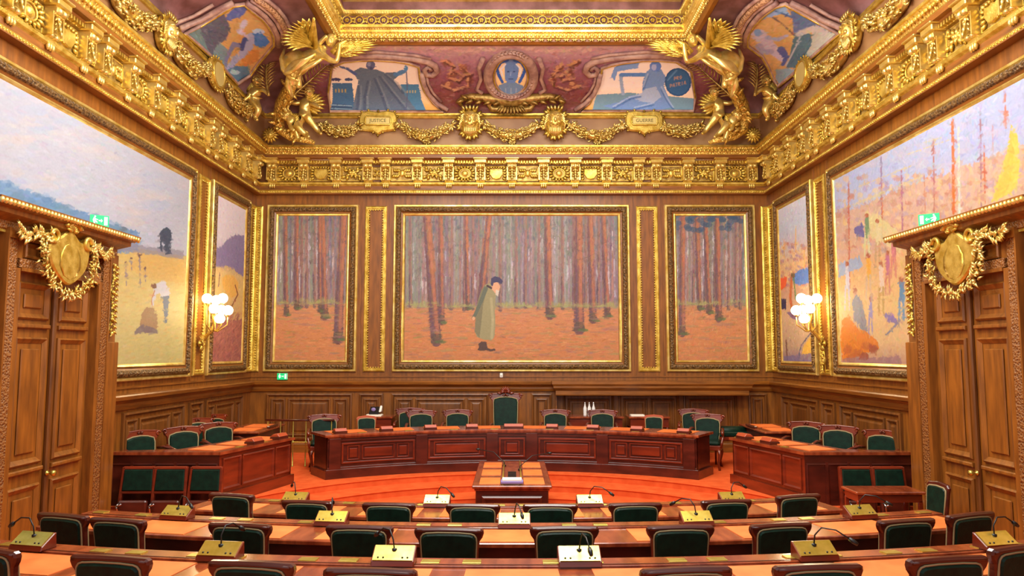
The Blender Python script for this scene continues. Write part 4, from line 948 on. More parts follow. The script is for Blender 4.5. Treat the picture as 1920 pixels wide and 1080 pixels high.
# central medallion
P = Pic(-.75, .75, .1, 1.45, 150, 150, conv_cb, 41); P.gain = 1.4; P.sat = 1.1; P.vgrad([(0, (206, 150, 90)), (.4, (222, 190, 130)), (1, (240, 228, 216))])
P.poly([(931, 168), (936, 158), (950, 152), (966, 152), (980, 158), (986, 172), (975, 182), (958, 186), (940, 180)], (112, 136, 166)); P.poly([(946, 128), (948, 112), (958, 106), (969, 112), (973, 128), (970, 146), (964, 154), (952, 154), (947, 146)], (104, 134, 186))
for s_ in (-1, 1): P.stroke([(958+s_*8, 110), (958+s_*20, 114), (958+s_*27, 126), (958+s_*22, 140), (958+s_*16, 152)], 8, (62, 94, 168), 1, 5); P.stroke([(958+s_*10, 118), (958+s_*19, 128), (958+s_*15, 142)], 2.5, (216, 226, 236))
P.ell((953, 132), 2.2, 1.6, (50, 70, 120)); P.ell((964, 132), 2.2, 1.6, (50, 70, 120)); P.stroke([(958, 133), (957, 140)], 1.5, (150, 176, 214)); P.stroke([(954, 146), (962, 146)], 1.6, (56, 76, 130))
for q in range(5): P.stroke([(938+q*10, 164), (940+q*9, 182)], 2, (160, 170, 180), .7)
P.dabs(500, 4, 1, 5)
OV = [(958+32*cos(t), 140+37*sin(t)) for t in [2*PI*q/28 for q in range(28)]]
med = ceil_thing(P, 'ceiling_medallion', 'b', OV, 'oval medallion with a blue helmeted head in a wreath ring, centre of the back cove')
inv = med.matrix_world.inverted(); b = MB(); R_ = cpath([(958+43*cos(t), 139+43*sin(t)) for t in [2*PI*q/40 for q in range(40)]], 'b', .06)
b.tube(R_, .10, 10, 0, closed=True)
for i, q in enumerate(R_):
    d = (R_[(i+1) % 40]-q).normalized()
    for sg in (-1, 1): b.leaf(q+V((0, -.1, -.02)), d+V((sg*.3, -.2, sg*.3)), (0, -1, -.2), .13, .07, .3)
for s_ in (-1, 1): b.tube(cpath([(958+s_*52, 105), (958+s_*60, 125), (958+s_*56, 145), (958+s_*64, 165), (958+s_*54, 172)], 'b', .05), [.05, .045, .04, .04, .05], 8)
o = b.build('wreath_ring', 'mauve', med); o.data.transform(inv); o['label'] = 'carved mauve wreath ring'
b = MB()
for s_ in (-1, 1):   # scrolled console under the medallion
    b.tube(cpath([(958+s_*x, y) for x, y in ((14, 196), (24, 205), (36, 204), (42, 194), (34, 187), (26, 192), (30, 198))], 'b', .08), [.09, .08, .07, .06, .05, .04, .04], 8)
    b.tube(cpath([(958+s_*x, y) for x, y in ((0, 190), (22, 184), (50, 180), (72, 178), (88, 180), (98, 188), (92, 196))], 'b', .07), [.12, .12, .1, .08, .07, .06, .05], 8)
    for q in range(10): c = cpath([(958+s_*(10+8.5*q), 186-q*.6)], 'b', .13)[0]; b.leaf(c, V((s_*1, -.3, .5*(-1)**q)), (0, -1, -.3), .22, .09, .5)
for q in range(9): c = cpath([(942+4*q, 196)], 'b', .13)[0]; b.leaf(c, V(((q-4)*.2, -.2, -1)), (0, -1, -.3), .22, .08, .4)
o = b.build('scrolled_console', 'goldd', med); o.data.transform(inv); o['label'] = 'brown-gold scrolled console'
# mauve scroll mouldings beside the back paintings
for s_ in (-1, 1):
    g = lambda x: x if s_ < 0 else 1917-x
    b = MB()
    b.tube(cpath([(g(x), y) for x, y in ((640, 105), (670, 100), (705, 99), (740, 101), (775, 105), (800, 110), (815, 118), (820, 128), (812, 137), (800, 136), (796, 127), (803, 121), (809, 126))], 'b', .06), [.05, .06, .065, .065, .065, .07, .07, .065, .06, .055, .05, .045, .05], 9)
    b.tube(cpath([(g(x), y) for x, y in ((640, 100), (705, 93), (775, 99), (808, 106))], 'b', .05), .03, 7)
    b.tube(cpath([(g(x), y) for x, y in ((791, 133), (795, 155), (804, 175), (820, 193), (840, 207))], 'b', .05), [.06, .055, .05, .05, .045], 9)
    b.tube(cpath([(g(x), y) for x, y in ((800, 138), (803, 155), (812, 172), (828, 190))], 'b', .04), .028, 7)
    tag(b.build('scroll_moulding', 'mauve'), 'curling mauve scroll moulding over the blue painting %s of the medallion' % ('left' if s_ < 0 else 'right'), 'moulding', 'mauve scroll mouldings of the back cove')
# side coves
LS = [(343, 62), (372, 45), (405, 25), (436, 6), (457, 3), (473, 17), (490, 30), (503, 45), (512, 63), (513, 80), (498, 98), (483, 115), (467, 138), (441, 157), (418, 131), (395, 108), (368, 84)]
P = Pic(8.4, 15.4, .02, 1.5, 300, 170, conv_cl, 43); P.gain = 1.15; P.sat = .95; P.kw = 1.25; P.a[:] = (200, 158, 98)
P.poly([(343, 62), (418, 22), (432, 50), (424, 70), (395, 107)], (96, 98, 118)); P.poly([(343, 62), (372, 45), (395, 107)], (110, 132, 134)); P.poly([(425, 25), (445, 5), (465, 12), (455, 26), (430, 36), (422, 34)], (92, 108, 176)); P.poly([(395, 107), (410, 78), (425, 90), (425, 122), (412, 128)], (120, 146, 156))
P.stroke([(459, 37), (448, 58), (462, 64), (474, 66)], 6, (190, 186, 214), 1, 5); P.stroke([(474, 66), (464, 86), (450, 102), (430, 122), (424, 130)], 12, (160, 166, 206), 1, 6); P.stroke([(452, 84), (438, 80), (428, 98), (420, 120)], 7, (120, 126, 170), 1, 4); P.stroke([(458, 70), (452, 90)], 5, (70, 84, 150)); P.ell((485, 58), 11, 7, (176, 200, 240)); P.poly([(476, 62), (488, 56), (506, 76), (494, 88), (476, 82)], (70, 122, 200))
P.poly([(425, 128), (440, 122), (468, 122), (466, 138), (441, 157), (424, 142)], (92, 130, 160)); P.ell((438, 134), 9, 5, (160, 190, 206)); P.poly([(470, 92), (486, 90), (483, 112), (460, 122), (446, 120)], (196, 126, 56), .8)
P.dabs(2600, 5, 1.1, 8); ceil_thing(P, 'ceiling_painting', 'l', LS, 'arched ceiling painting of a pale blue figure reaching up on ochre, left cove')
RS = [(1473, 3), (1500, 18), (1540, 40), (1577, 62), (1550, 86), (1522, 110), (1492, 137), (1463, 160), (1452, 145), (1442, 122), (1430, 102), (1403, 82), (1402, 68), (1406, 56), (1417, 40), (1435, 22), (1455, 8)]
P = Pic(8.4, 15.4, .02, 1.5, 300, 170, conv_cr, 47); P.gain = 1.15; P.sat = .95; P.kw = 1.25; P.a[:] = (200, 160, 104)
P.poly([(1473, 3), (1485, 25), (1489, 60), (1505, 55), (1520, 50), (1577, 62), (1522, 22)], (96, 116, 160)); P.poly([(1489, 60), (1520, 60), (1525, 85), (1510, 110), (1495, 125), (1476, 125)], (84, 116, 136)); P.poly([(1525, 55), (1577, 62), (1522, 110), (1510, 130), (1500, 120), (1522, 85)], (186, 186, 176)); P.stroke([(1500, 60), (1530, 50), (1550, 60)], 9, (196, 190, 190), .9)
P.poly([(1423, 38), (1445, 14), (1472, 6), (1484, 30), (1470, 22), (1440, 30)], (140, 180, 226)); P.stroke([(1455, 18), (1486, 30)], 2, (66, 100, 160)); P.stroke([(1450, 30), (1488, 62)], 2, (110, 90, 90))
P.stroke([(1422, 62), (1440, 80), (1455, 95), (1470, 108)], 15, (190, 180, 206), 1, 10); P.ell((1421, 58), 7, 7, (120, 156, 214)); P.stroke([(1440, 68), (1460, 72), (1476, 64)], 6, (160, 166, 206), 1, 4); P.stroke([(1465, 90), (1476, 105), (1470, 118)], 9, (86, 96, 160), 1, 6); P.stroke([(1424, 84), (1430, 96), (1446, 94)], 8, (160, 156, 190)); P.stroke([(1505, 60), (1475, 122)], 3, (170, 176, 190))
P.poly([(1456, 128), (1480, 126), (1492, 130), (1463, 158), (1456, 145)], (140, 164, 180)); P.dabs(2600, 5, 1.1, 8); ceil_thing(P, 'ceiling_painting', 'r', RS, 'arched painting of a lilac figure pointing across blue drapery, in the right cove')
# carved mauve archivolts of the side coves
for s_ in (-1, 1):
    g = lambda x: x if s_ < 0 else 1919-x
    wl = 'l' if s_ < 0 else 'r'
    b = MB()
    for k, (off, rr) in enumerate(((0, .05), (9, .035), (17, .06), (26, .035))):
        b.tube(cpath([(g(x+off*.9), y-off*.55) for x, y in ((462, 0), (480, 12), (496, 25), (510, 42), (520, 62), (521, 82))], wl, .05), rr, 7, 1 if k == 2 else 0)
    b.tube(cpath([(g(x), y) for x, y in ((332, 58), (372, 34), (410, 12), (436, 0))], wl, .05), .05, 7); b.tube(cpath([(g(x), y) for x, y in ((322, 48), (360, 26), (398, 4))], wl, .05), .03, 7)
    tag(b.build('archivolt', ['mauve', 'relief']), 'carved mauve arch moulding round the painting in the %s cove' % ('left' if s_ < 0 else 'right'), 'moulding', 'mauve arch mouldings of the side coves')

# ------------------------------------------------------------ gilded ornaments on the band under the cove
def band_pt(px, py, wall, off=.0):
    d = .2+off
    return aty(px, py, D-d) if wall == 'b' else (atx(px, py, -HW+d) if wall == 'l' else atx(px, py, HW-d))
NW = {'b': V((0, -1, 0)), 'l': V((1, 0, 0)), 'r': V((-1, 0, 0))}; UW = {'b': V((1, 0, 0)), 'l': V((0, 1, 0)), 'r': V((0, 1, 0))}
def finish(b, name, mats, org, label, cat, group): 
    b.v = [tuple(V(p)-org) for p in b.v]; return tag(b.build(name, mats, loc=org), label, cat, group)
def swag(P, wall, seed, r=.075):
    """garland of leaves, flowers and fruit hanging between two points"""
    b = MB(); rnd = random.Random(seed); n = NW[wall]; u = UW[wall]; N = 34; pts = []
    for i in range(N+1):
        t = i/N; j = t*(len(P)-1); k = min(int(j), len(P)-2); pts.append(P[k].lerp(P[k+1], j-k))
    rad = [r*(.45+.75*sin(PI*i/N)) for i in range(N+1)]; b.tube(pts, rad, 8)
    for i in range(N):
        d = (pts[i+1]-pts[i]).normalized(); w_ = n.cross(d)
        for k in range(4):
            a_ = rnd.uniform(-1.5, 1.5); o_ = (n*cos(a_)+w_*sin(a_)); b.leaf(pts[i]+o_*rad[i]*.8, d*rnd.choice((-1, 1))*.7+o_*.8, o_, rnd.uniform(.08, .15), .06, .5)
        if i % 3 == 1: b.ball(pts[i]+n*rad[i]*.9+w_*rnd.uniform(-.04, .04), rnd.uniform(.03, .05), 0, 7, 5)
    for e, sg in ((pts[0], -1), (pts[-1], 1)):
        for k in range(7): b.leaf(e+n*.03, V((rnd.uniform(-1, 1)*u.x, rnd.uniform(-1, 1)*u.y, rnd.uniform(-1, .6)))+n*.2, n, .18, .06, .5)
    return b
def curve3(P, wall, off=.09): return [band_pt(x, y, wall, off) for x, y in P]
SW = [('b', [(606, 236), (622, 246), (640, 249), (656, 246), (672, 238)], 'left of the left plaque'), ('b', [(752, 234), (768, 247), (786, 255), (806, 256), (826, 247), (846, 236)], 'between the left plaque and the left mask'),
      ('b', [(908, 234), (926, 247), (945, 254), (965, 255), (988, 249), (1010, 234)], 'between the two masks'), ('b', [(1070, 236), (1090, 247), (1112, 256), (1132, 255), (1150, 247), (1168, 234)], 'between the right mask and the right plaque'),
      ('b', [(1246, 238), (1262, 246), (1280, 249), (1298, 245), (1312, 236)], 'right of the right plaque')]
for w_, P_, lb in SW:
    for q in (P_,):
        Q = curve3(q, w_); org = Q[0].copy(); finish(swag(Q, w_, len(lb)), 'garland', 'golds', org, 'gilded leaf garland on the back band '+lb, 'garland', 'garlands under the back cove')
# small gilded rosettes and shells below the swags
for x in (800, 960, 1120):
    b = MB(); c = band_pt(x, 266, 'b', .03)
    for k in range(7): t = PI+PI*k/6; b.leaf(c, V((cos(t), -.2, sin(t)*.6)), (0, -1, 0), .11, .05, .4)
    b.ball(c, .035, 0, 7, 5); finish(b, 'rosette', 'golds', c.copy(), {800: 'small gilded rosette under the garland left of the masks', 960: 'small gilded rosette under the garland between the masks', 1120: 'small gilded rosette under the garland right of the masks'}[x], 'rosette', 'rosettes under the garlands')
def mask_orn(c, wall, sc, sideA=None):
    """gilded grotesque mask in a leafy cartouche"""
    root = empty('mask_ornament', c); n = NW[wall]; u = UW[wall]; b = MB(); z_ = V((0, 0, 1))
    def pt(x, y, d): return (u*x+z_*y+n*d)*sc
    R = Matrix(((u.x, n.x, 0), (u.y, n.y, 0), (0, 0, 1)))
    b.ball(pt(0, -.02, .04), (.22*sc, .12*sc, .30*sc), 0, 12, 8, R=R)
    for k in range(22):
        t = 2*PI*k/22+.3*(k % 2); b.leaf(pt(.17*cos(t), .24*sin(t)-.02, .05), u*cos(t+.4*(-1)**k)+z_*sin(t+.4*(-1)**k)+n*.5, n, .14*sc, .09*sc, .6)
    b.build('foliage', 'gold', root); b = MB()
    b.ball(pt(0, .02, .12), (.14*sc, .11*sc, .19*sc), 0, 14, 10, R=R); b.ball(pt(0, -.0, .235), (.035*sc, .04*sc, .055*sc), 0, 8, 6, R=R)
    for s in (-1, 1):
        b.ball(pt(s*.06, .05, .21), (.03*sc, .02*sc, .018*sc), 0, 8, 5, R=R); b.tube([pt(s*.02, .09, .22), pt(s*.06, .11, .215), pt(s*.11, .08, .18)], .016*sc, 6); b.ball(pt(s*.07, -.03, .19), (.045*sc, .035*sc, .04*sc), 0, 8, 5, R=R)
        for k in range(4): b.tube([pt(s*.10, .14-.03*k, .16), pt(s*(.17+.01*k), .10-.05*k, .14), pt(s*.16, .02-.06*k, .12)], .02*sc, 6)
    b.tube([pt(-.05, -.08, .205), pt(0, -.09, .22), pt(.05, -.08, .205)], .014*sc, 6)
    for k in range(7): b.tube([pt((k-3)*.03, -.11, .18), pt((k-3)*.035, -.2, .15), pt((k-3)*.02, -.27+.01*abs(k-3), .13)], .018*sc, 6)
    for k in range(5): b.leaf(pt((k-2)*.05, .2, .14), u*(k-2)*.3+z_+n*.3, n, .13*sc, .06*sc, .4)
    b.build('face', 'golds', root); return root
for x, lb in ((882, 'left of the medallion'), (1040, 'right of the medallion')):
    tag(mask_orn(band_pt(x, 231, 'b', .03), 'b', 1.15), 'gilded mask in leaves on the back band '+lb, 'ornament', 'gilded masks')
tag(mask_orn(band_pt(303, 62, 'l', .05), 'l', 1.0), 'gilded mask in leaves on the left band beside the arched painting', 'ornament', 'gilded masks')
tag(mask_orn(band_pt(1604, 60, 'r', .05), 'r', 1.0), 'gilded mask in leaves on the right band beside the arched painting', 'ornament', 'gilded masks')
def plaque(c, wall, txt, w_=.42, h=.21, tall=False, label=''):
    root = empty('gilded_plaque', c); n = NW[wall]; u = UW[wall]; z_ = V((0, 0, 1)); b = MB(); to = lambda x, y, zz: u*x+n*y+z_*zz
    if tall: O = [(w_*cos(t)*.9, h*1.25*sin(t)) for t in [2*PI*k/20 for k in range(20)]]; I = [(x*.62, y*.72) for x, y in O]
    else:
        O = [(-w_, -.1), (-w_*.86, -h), (-.1, -h*1.15), (0, -h*1.5), (.1, -h*1.15), (w_*.86, -h), (w_, -.1), (w_, .1), (w_*.86, h), (w_*.5, h*1.15), (0, h*1.0), (-w_*.5, h*1.15), (-w_*.86, h), (-w_, .1)]
        I = [(-w_*.62, -.05), (-w_*.58, -.08), (w_*.58, -.08), (w_*.62, -.05), (w_*.62, .05), (w_*.58, .08), (-w_*.58, .08), (-w_*.62, .05)]
    b.extr(O, 0, .09, 0, .03, to=to); b.tube([to(x*1.06, .1, y*1.12) for x, y in I], .022, 6, closed=True)
    for k in range(18):
        x, y = O[int(k*len(O)/18)]; l_ = sqrt(x*x+y*y)+1e-6; b.leaf(to(x*.92, .06, y*.92), to(x/l_, .3, y/l_), n, .075, .06, .5)
    b.build('frame', 'gold', root)
    b = MB(); b.extr(I, .085, .105, 0, .004, to=to); b.build('tablet', 'plaque', root)
    if txt:
        Mx = Matrix(((u.x, 0, n.x, 0), (u.y, 0, n.y, 0), (0, 1, 0, 0), (0, 0, 0, 1)))
        text_mesh(txt, .105, Matrix.Translation(n*.106) @ Mx, 'ink', 'lettering', root)
    return tag(root, label, 'plaque', 'gilded plaques')
plaque(band_pt(710, 229, 'b', .02), 'b', 'JUSTICE', label='gilded plaque lettered JUSTICE under the painting of the robed figure')
plaque(band_pt(1207, 229, 'b', .02), 'b', 'GUERRE', label='gilded plaque with faint lettering under the painting of the shield bearer')
plaque(band_pt(401, 139, 'l', .05), 'l', '', .42, .24, True, 'oval gilded plaque without lettering on the left band')
plaque(band_pt(1511, 139, 'r', .05), 'r', '', .42, .24, True, 'oval gilded plaque without lettering on the right band')
for s_ in (-1, 1):
    g = lambda x: x if s_ < 0 else 1914-x
    wl = 'l' if s_ < 0 else 'r'; nm = 'left' if s_ < 0 else 'right'
    for P_, lb in (([(208, -22), (222, 5), (245, 32), (268, 42), (284, 40)], 'near side of the mask'), ([(322, 78), (335, 105), (352, 125), (372, 135), (384, 130)], 'between the mask and the oval plaque'), ([(424, 168), (436, 190), (450, 203), (464, 208)], 'between the oval plaque and the cherub')):
        Q = [band_pt(g(x), y, wl, .09) for x, y in P_]; org = Q[0].copy(); finish(swag(Q, wl, len(lb), .1), 'garland', 'golds', org, 'gilded leaf garland on the %s band, %s' % (nm, lb), 'garland', 'garlands under the %s cove' % nm)

# ------------------------------------------------------------ corner sculptures
for s_ in (-1, 1):
    nm = 'left' if s_ < 0 else 'right'; g = lambda x: x if s_ < 0 else 1919-x
    sx = 1 if s_ < 0 else -1
    def q3(x, y, dep): return aty(g(x), y, dep)
    # winged figure
    YD = 13.5; O = q3(575, 110, YD); root = empty('winged_figure', O)
    def L(x, y, dd=0.): return tuple(q3(x, y, YD+dd)-O)
    nodes = [(L(566, 118), .17), (L(580, 110, -.05), .15), (L(596, 99, -.1), .17), (L(608, 90, -.12), .065), (L(612, 86, -.13), .06), (L(604, 103, -.25), .075), (L(619, 113, -.35), .055), (L(632, 116, -.4), .05), (L(635, 98, -.42), .042), (L(637, 80, -.42), .035),
             (L(590, 92, .0), .07), (L(600, 80, -.2), .05), (L(614, 66, -.25), .04), (L(552, 124, -.1), .15), (L(546, 142, -.1), .10), (L(549, 162, 0), .07), (L(556, 126, .15), .14), (L(556, 146, .1), .09), (L(562, 166, .1), .06)]
    ed = [(0, 1), (1, 2), (2, 3), (3, 4), (2, 5), (5, 6), (6, 7), (7, 8), (8, 9), (2, 10), (10, 11), (11, 12), (0, 13), (13, 14), (14, 15), (0, 16), (16, 17), (17, 18)]
    skin('body', nodes, ed, 'golds', root)
    b = MB(); h = V(L(620, 76, -.16)); b.ball(h, (.10, .11, .13), 0, 12, 9); b.ball(h+V((sx*.04, -.10, -.01)), (.018, .025, .028), 0, 6, 4)
    for e in (-1, 1): b.ball(h+V((sx*.03+e*.035, -.095, .02)), (.014, .01, .008), 0, 6, 4)
    b.ball(h+V((sx*.035, -.095, -.05)), (.025, .012, .009), 0, 6, 4)
    b.build('head', 'golds', root); b = MB(); rnd = random.Random(9)
    for k in range(46): a_ = rnd.uniform(0, 6.28); e = rnd.uniform(.1, 1.4); d = V((cos(a_)*cos(e), abs(sin(a_))*cos(e)*1.0, sin(e))); b.ball(h+V((d.x*.10, d.y*.11, d.z*.13)), .03, 0, 6, 4)
    b.build('hair', 'gold', root)
    b = MB()   # drapery folds
    b.ball(L(556, 118, -.1), (.26, .2, .24), 0, 16, 10); b.ball(L(576, 112, -.1), (.2, .16, .16), 0, 14, 9)
    for k in range(11):
        f = k/10.; b.tube([L(598-10*f, 96+6*f, -.2), L(584-14*f, 106+12*f, -.32), L(566-16*f, 114+18*f, -.34), L(548-12*f, 118+20*f, -.25), L(536-4*f, 112+26*f, -.1)], [.015, .035, .045, .04, .015], 7)
    for k in range(5): b.tube([L(612-4*k, 106+2*k, -.2), L(598-4*k, 114+2*k, -.3), L(584-4*k, 124+2*k, -.3), L(566-3*k, 136+3*k, -.2)], [.012, .035, .035, .012], 7)
    b.tube([L(533, 92, -.1), L(528, 110, -.15), L(532, 130, -.15), L(545, 146, -.15), L(560, 152, -.15)], [.02, .05, .06, .05, .02], 8); b.tube([L(545, 140, -.1), L(540, 160, 0), L(548, 182, .1)], [.08, .07, .03], 8)
    b.build('drapery', 'golds', root)
    def wing(root_px, tips, nm_, dd, wf):
        b = MB(); R0 = V(L(*root_px, dd)); n = len(tips); de = -1.15 if nm_ == 'wing' and wf > .13 else -.1
        for row, (f, wd) in enumerate(((1., 1.), (.72, .9), (.45, .8))):
            for i in range(n-1):
                for e in (0, .5):
                    T_ = V(L(*tips[i], dd+de)).lerp(V(L(*tips[i+1], dd+de)), e); st = R0.lerp(T_, .08+.05*row)+V((0, -.03*row, 0)); d = (T_-R0)*f; b.leaf(st, d, (0, -1, .2), d.length*.95, wf*wd, .12, k=5, th=.14)
        b.tube([R0, R0.lerp(V(L(*tips[0], dd+de)), .5)+V((0, -.02, .03)), V(L(*tips[0], dd+de))], [.07, .055, .02], 7)
        b.build(nm_, 'gold', root)
    wing((590, 92), [(588, 34), (566, 33), (550, 40), (538, 50), (530, 62), (528, 76), (540, 88), (556, 95)], 'wing', -.15, .21)
    wing((624, 100), [(650, 76), (676, 74), (698, 74), (707, 82), (696, 93), (672, 104), (650, 108)], 'wing', -.15, .12)
    tag(root, 'gilded winged figure in drapery hanging in the %s back corner of the coved ceiling' % nm, 'sculpture', 'gilded winged figures')
    # cherubs
    def cherub(px, YD2, label):
        O = q3(*px['pel'], YD2); root = empty('cherub', O); L2 = lambda p, dd=0.: tuple(aty(g(p[0]), p[1], YD2+dd)-O)
        N_ = [(L2(px['pel']), .12), (L2(px['che'], -.04), .13), (L2(px['nek'], -.04), .055)]; E_ = [(0, 1), (1, 2)]
        for a_, b_ in (('el1', 'ha1'), ('el2', 'ha2')):
            i = len(N_); sh = tuple(px['che'][k]*.62+px['nek'][k]*.38+(.0) for k in (0, 1)); m_ = tuple(sh[k]*.55+px[a_][k]*.45 for k in (0, 1)); N_ += [(L2(m_, -.08), .06), (L2(px[a_], -.12), .05), (L2(px[b_], -.14), .036)]; E_ += [(1, i), (i, i+1), (i+1, i+2)]
        for a_, b_, dd in (('kn1', 'fo1', -.1), ('kn2', 'fo2', .02)):
            i = len(N_); m_ = tuple(px['pel'][k]*.55+px[a_][k]*.45 for k in (0, 1)); N_ += [(L2(m_, dd), .105), (L2(px[a_], dd), .075), (L2(px[b_], dd+.02), .045)]; E_ += [(0, i), (i, i+1), (i+1, i+2)]
            f_ = px[b_]; N_.append((L2((f_[0]+5, f_[1]+3), dd-.08), .03)); E_.append((i+2, i+3))
        skin('body', N_, E_, 'golds', root)
        h = V(L2(px['hed'], -.06)); b = MB(); b.ball(h, (.105, .11, .12), 0, 12, 9); b.ball(h+V((0, -.11, -.01)), .02, 0, 6, 4); b.tube([V(L2(px['nek'], -.04)), h], .05, 8)
        for e in (-1, 1): b.ball(h+V((e*.04, -.1, .02)), (.015, .01, .01), 0, 6, 4); b.ball(h+V((e*.05, -.09, -.035)), .028, 0, 6, 4)
        b.ball(h+V((0, -.105, -.055)), (.02, .01, .008), 0, 6, 4); b.build('head', 'golds', root)
        b = MB(); rnd = random.Random(int(px['hed'][0]))
        for k in range(40): a_ = rnd.uniform(0, 6.28); e = rnd.uniform(.2, 1.5); b.ball(h+V((.1*cos(a_)*cos(e), .02+.1*abs(sin(a_))*cos(e), .115*sin(e))), .028, 0, 6, 4)
        b.build('hair', 'gold', root)
        for tip in px['wing']:
            b = MB(); R0 = V(L2(px['che'], .08)); T0 = V(L2(tip, .0))
            for k in range(7):
                d = (T0-R0); d = Matrix.Rotation((k-3)*.2, 3, 'Y') @ d; b.leaf(R0, d, (0, -1, .1), d.length*(1-.05*abs(k-3)), .17, .15, k=6, th=.12); b.leaf(R0, d, (0, -1, .1), d.length*.6, .11, .3, th=.25)
            b.build('wing', 'gold', root)
        return tag(root, label, 'sculpture', 'gilded cherubs in the ceiling corners')
    cherub(dict(hed=(579, 172), nek=(576, 184), che=(571, 195), pel=(571, 214), el1=(552, 194), ha1=(540, 190), el2=(590, 196), ha2=(602, 203), kn1=(560, 232), fo1=(566, 250), kn2=(586, 232), fo2=(598, 248), wing=[(602, 184), (612, 196)]), 15.25, 'gilded cherub with spread arms on the back cove beside the %s corner' % nm)
    cherub(dict(hed=(537, 216), nek=(541, 223), che=(546, 228), pel=(553, 234), el1=(534, 206), ha1=(531, 198), el2=(545, 240), ha2=(553, 246), kn1=(562, 242), fo1=(575, 254), kn2=(556, 250), fo2=(560, 262), wing=[(560, 215)]), 15.0, 'gilded crouching cherub low in the %s back corner' % nm)
    cherub(dict(hed=(482, 150), nek=(480, 162), che=(478, 174), pel=(474, 192), el1=(494, 168), ha1=(504, 178), el2=(466, 182), ha2=(456, 190), kn1=(486, 206), fo1=(478, 222), kn2=(468, 210), fo2=(460, 224), wing=[(466, 146)]), 14.6, 'gilded standing cherub on the %s cove near the back corner' % nm)
    # palm branches
    def palm(stem, dep, w_, label):
        P_ = [q3(x, y, dep) for x, y in stem]; O = P_[0].copy(); b = MB(); N = 17; pts = []
        for i in range(N+1): j = i/N*(len(P_)-1); k = min(int(j), len(P_)-2); pts.append(P_[k].lerp(P_[k+1], j-k))
        b.tube(pts, [.03*(1-.7*i/N) for i in range(N+1)], 7)
        for i in range(2, N):
            d = (pts[i+1]-pts[i]).normalized(); sd = V((0, -1, 0)).cross(d)
            for s in (-1, 1): b.leaf(pts[i], d*.75+sd*s*1.+V((0, -.3, 0)), (0, -1, 0), w_*(1.0-.35*abs(i-6)/N), .034, .6, k=4, th=.4)
        b.leaf(pts[-1], pts[-1]-pts[-2], (0, -1, 0), w_*.8, .05, .2)
        finish(b, 'palm_branch', 'goldd', O, label, 'palm branch', 'gilded palm branches')
    palm([(540, 190), (560, 170), (585, 148), (606, 128), (624, 116)], 14.7, .30, 'gilded palm branch crossing towards the back painting in the %s corner' % nm)
    palm([(504, 180), (500, 155), (499, 130), (505, 105), (516, 86)], 14.3, .30, 'gilded palm branch rising beside the side painting in the %s corner' % nm)
    # scrolled acanthus bracket and shell at the foot of the corner
    b = MB(); O = q3(520, 215, 15.1)
    b.tube([q3(x, y, d) for x, y, d in ((552, 150, 14.3), (540, 172, 14.6), (528, 196, 14.9), (522, 222, 15.1), (526, 244, 15.2), (545, 256, 15.2), (572, 262, 15.2), (590, 268, 15.25))], [.10, .13, .14, .12, .10, .09, .07, .04], 9)
    rnd = random.Random(4)
    for k in range(26):
        t = k/25.; x = 550-30*min(1, t*1.6)+(max(0, t-.6)*120); y = 152+100*min(1, t*1.3); b.leaf(q3(x+rnd.uniform(-8, 8), y+rnd.uniform(-6, 6), 14.35+.75*min(1, t*1.3)), V((rnd.uniform(-1, 1), -.5, rnd.uniform(-1, .8))), (0, -1, 0), .22, .09, .5)
    finish(b, 'acanthus_bracket', 'goldr', O, 'gilded acanthus bracket below the winged figure in the %s corner' % nm, 'ornament', 'acanthus brackets of the corners')
    b = MB(); c = q3(508, 254, 15.25)
    for k in range(14): t = 2*PI*k/14; b.leaf(c, V((cos(t), -.3, sin(t))), (0, -1, 0), .2, .09, .5); b.leaf(c+V((0, -.04, 0)), V((cos(t+.2), -.4, sin(t+.2))), (0, -1, 0), .12, .07, .5)
    b.ball(c+V((0, -.06, 0)), (.07, .06, .07), 0, 9, 6)
    finish(b, 'rosette', 'gold', c.copy(), 'large gilded rosette at the foot of the %s back corner' % nm, 'rosette', 'corner rosettes')
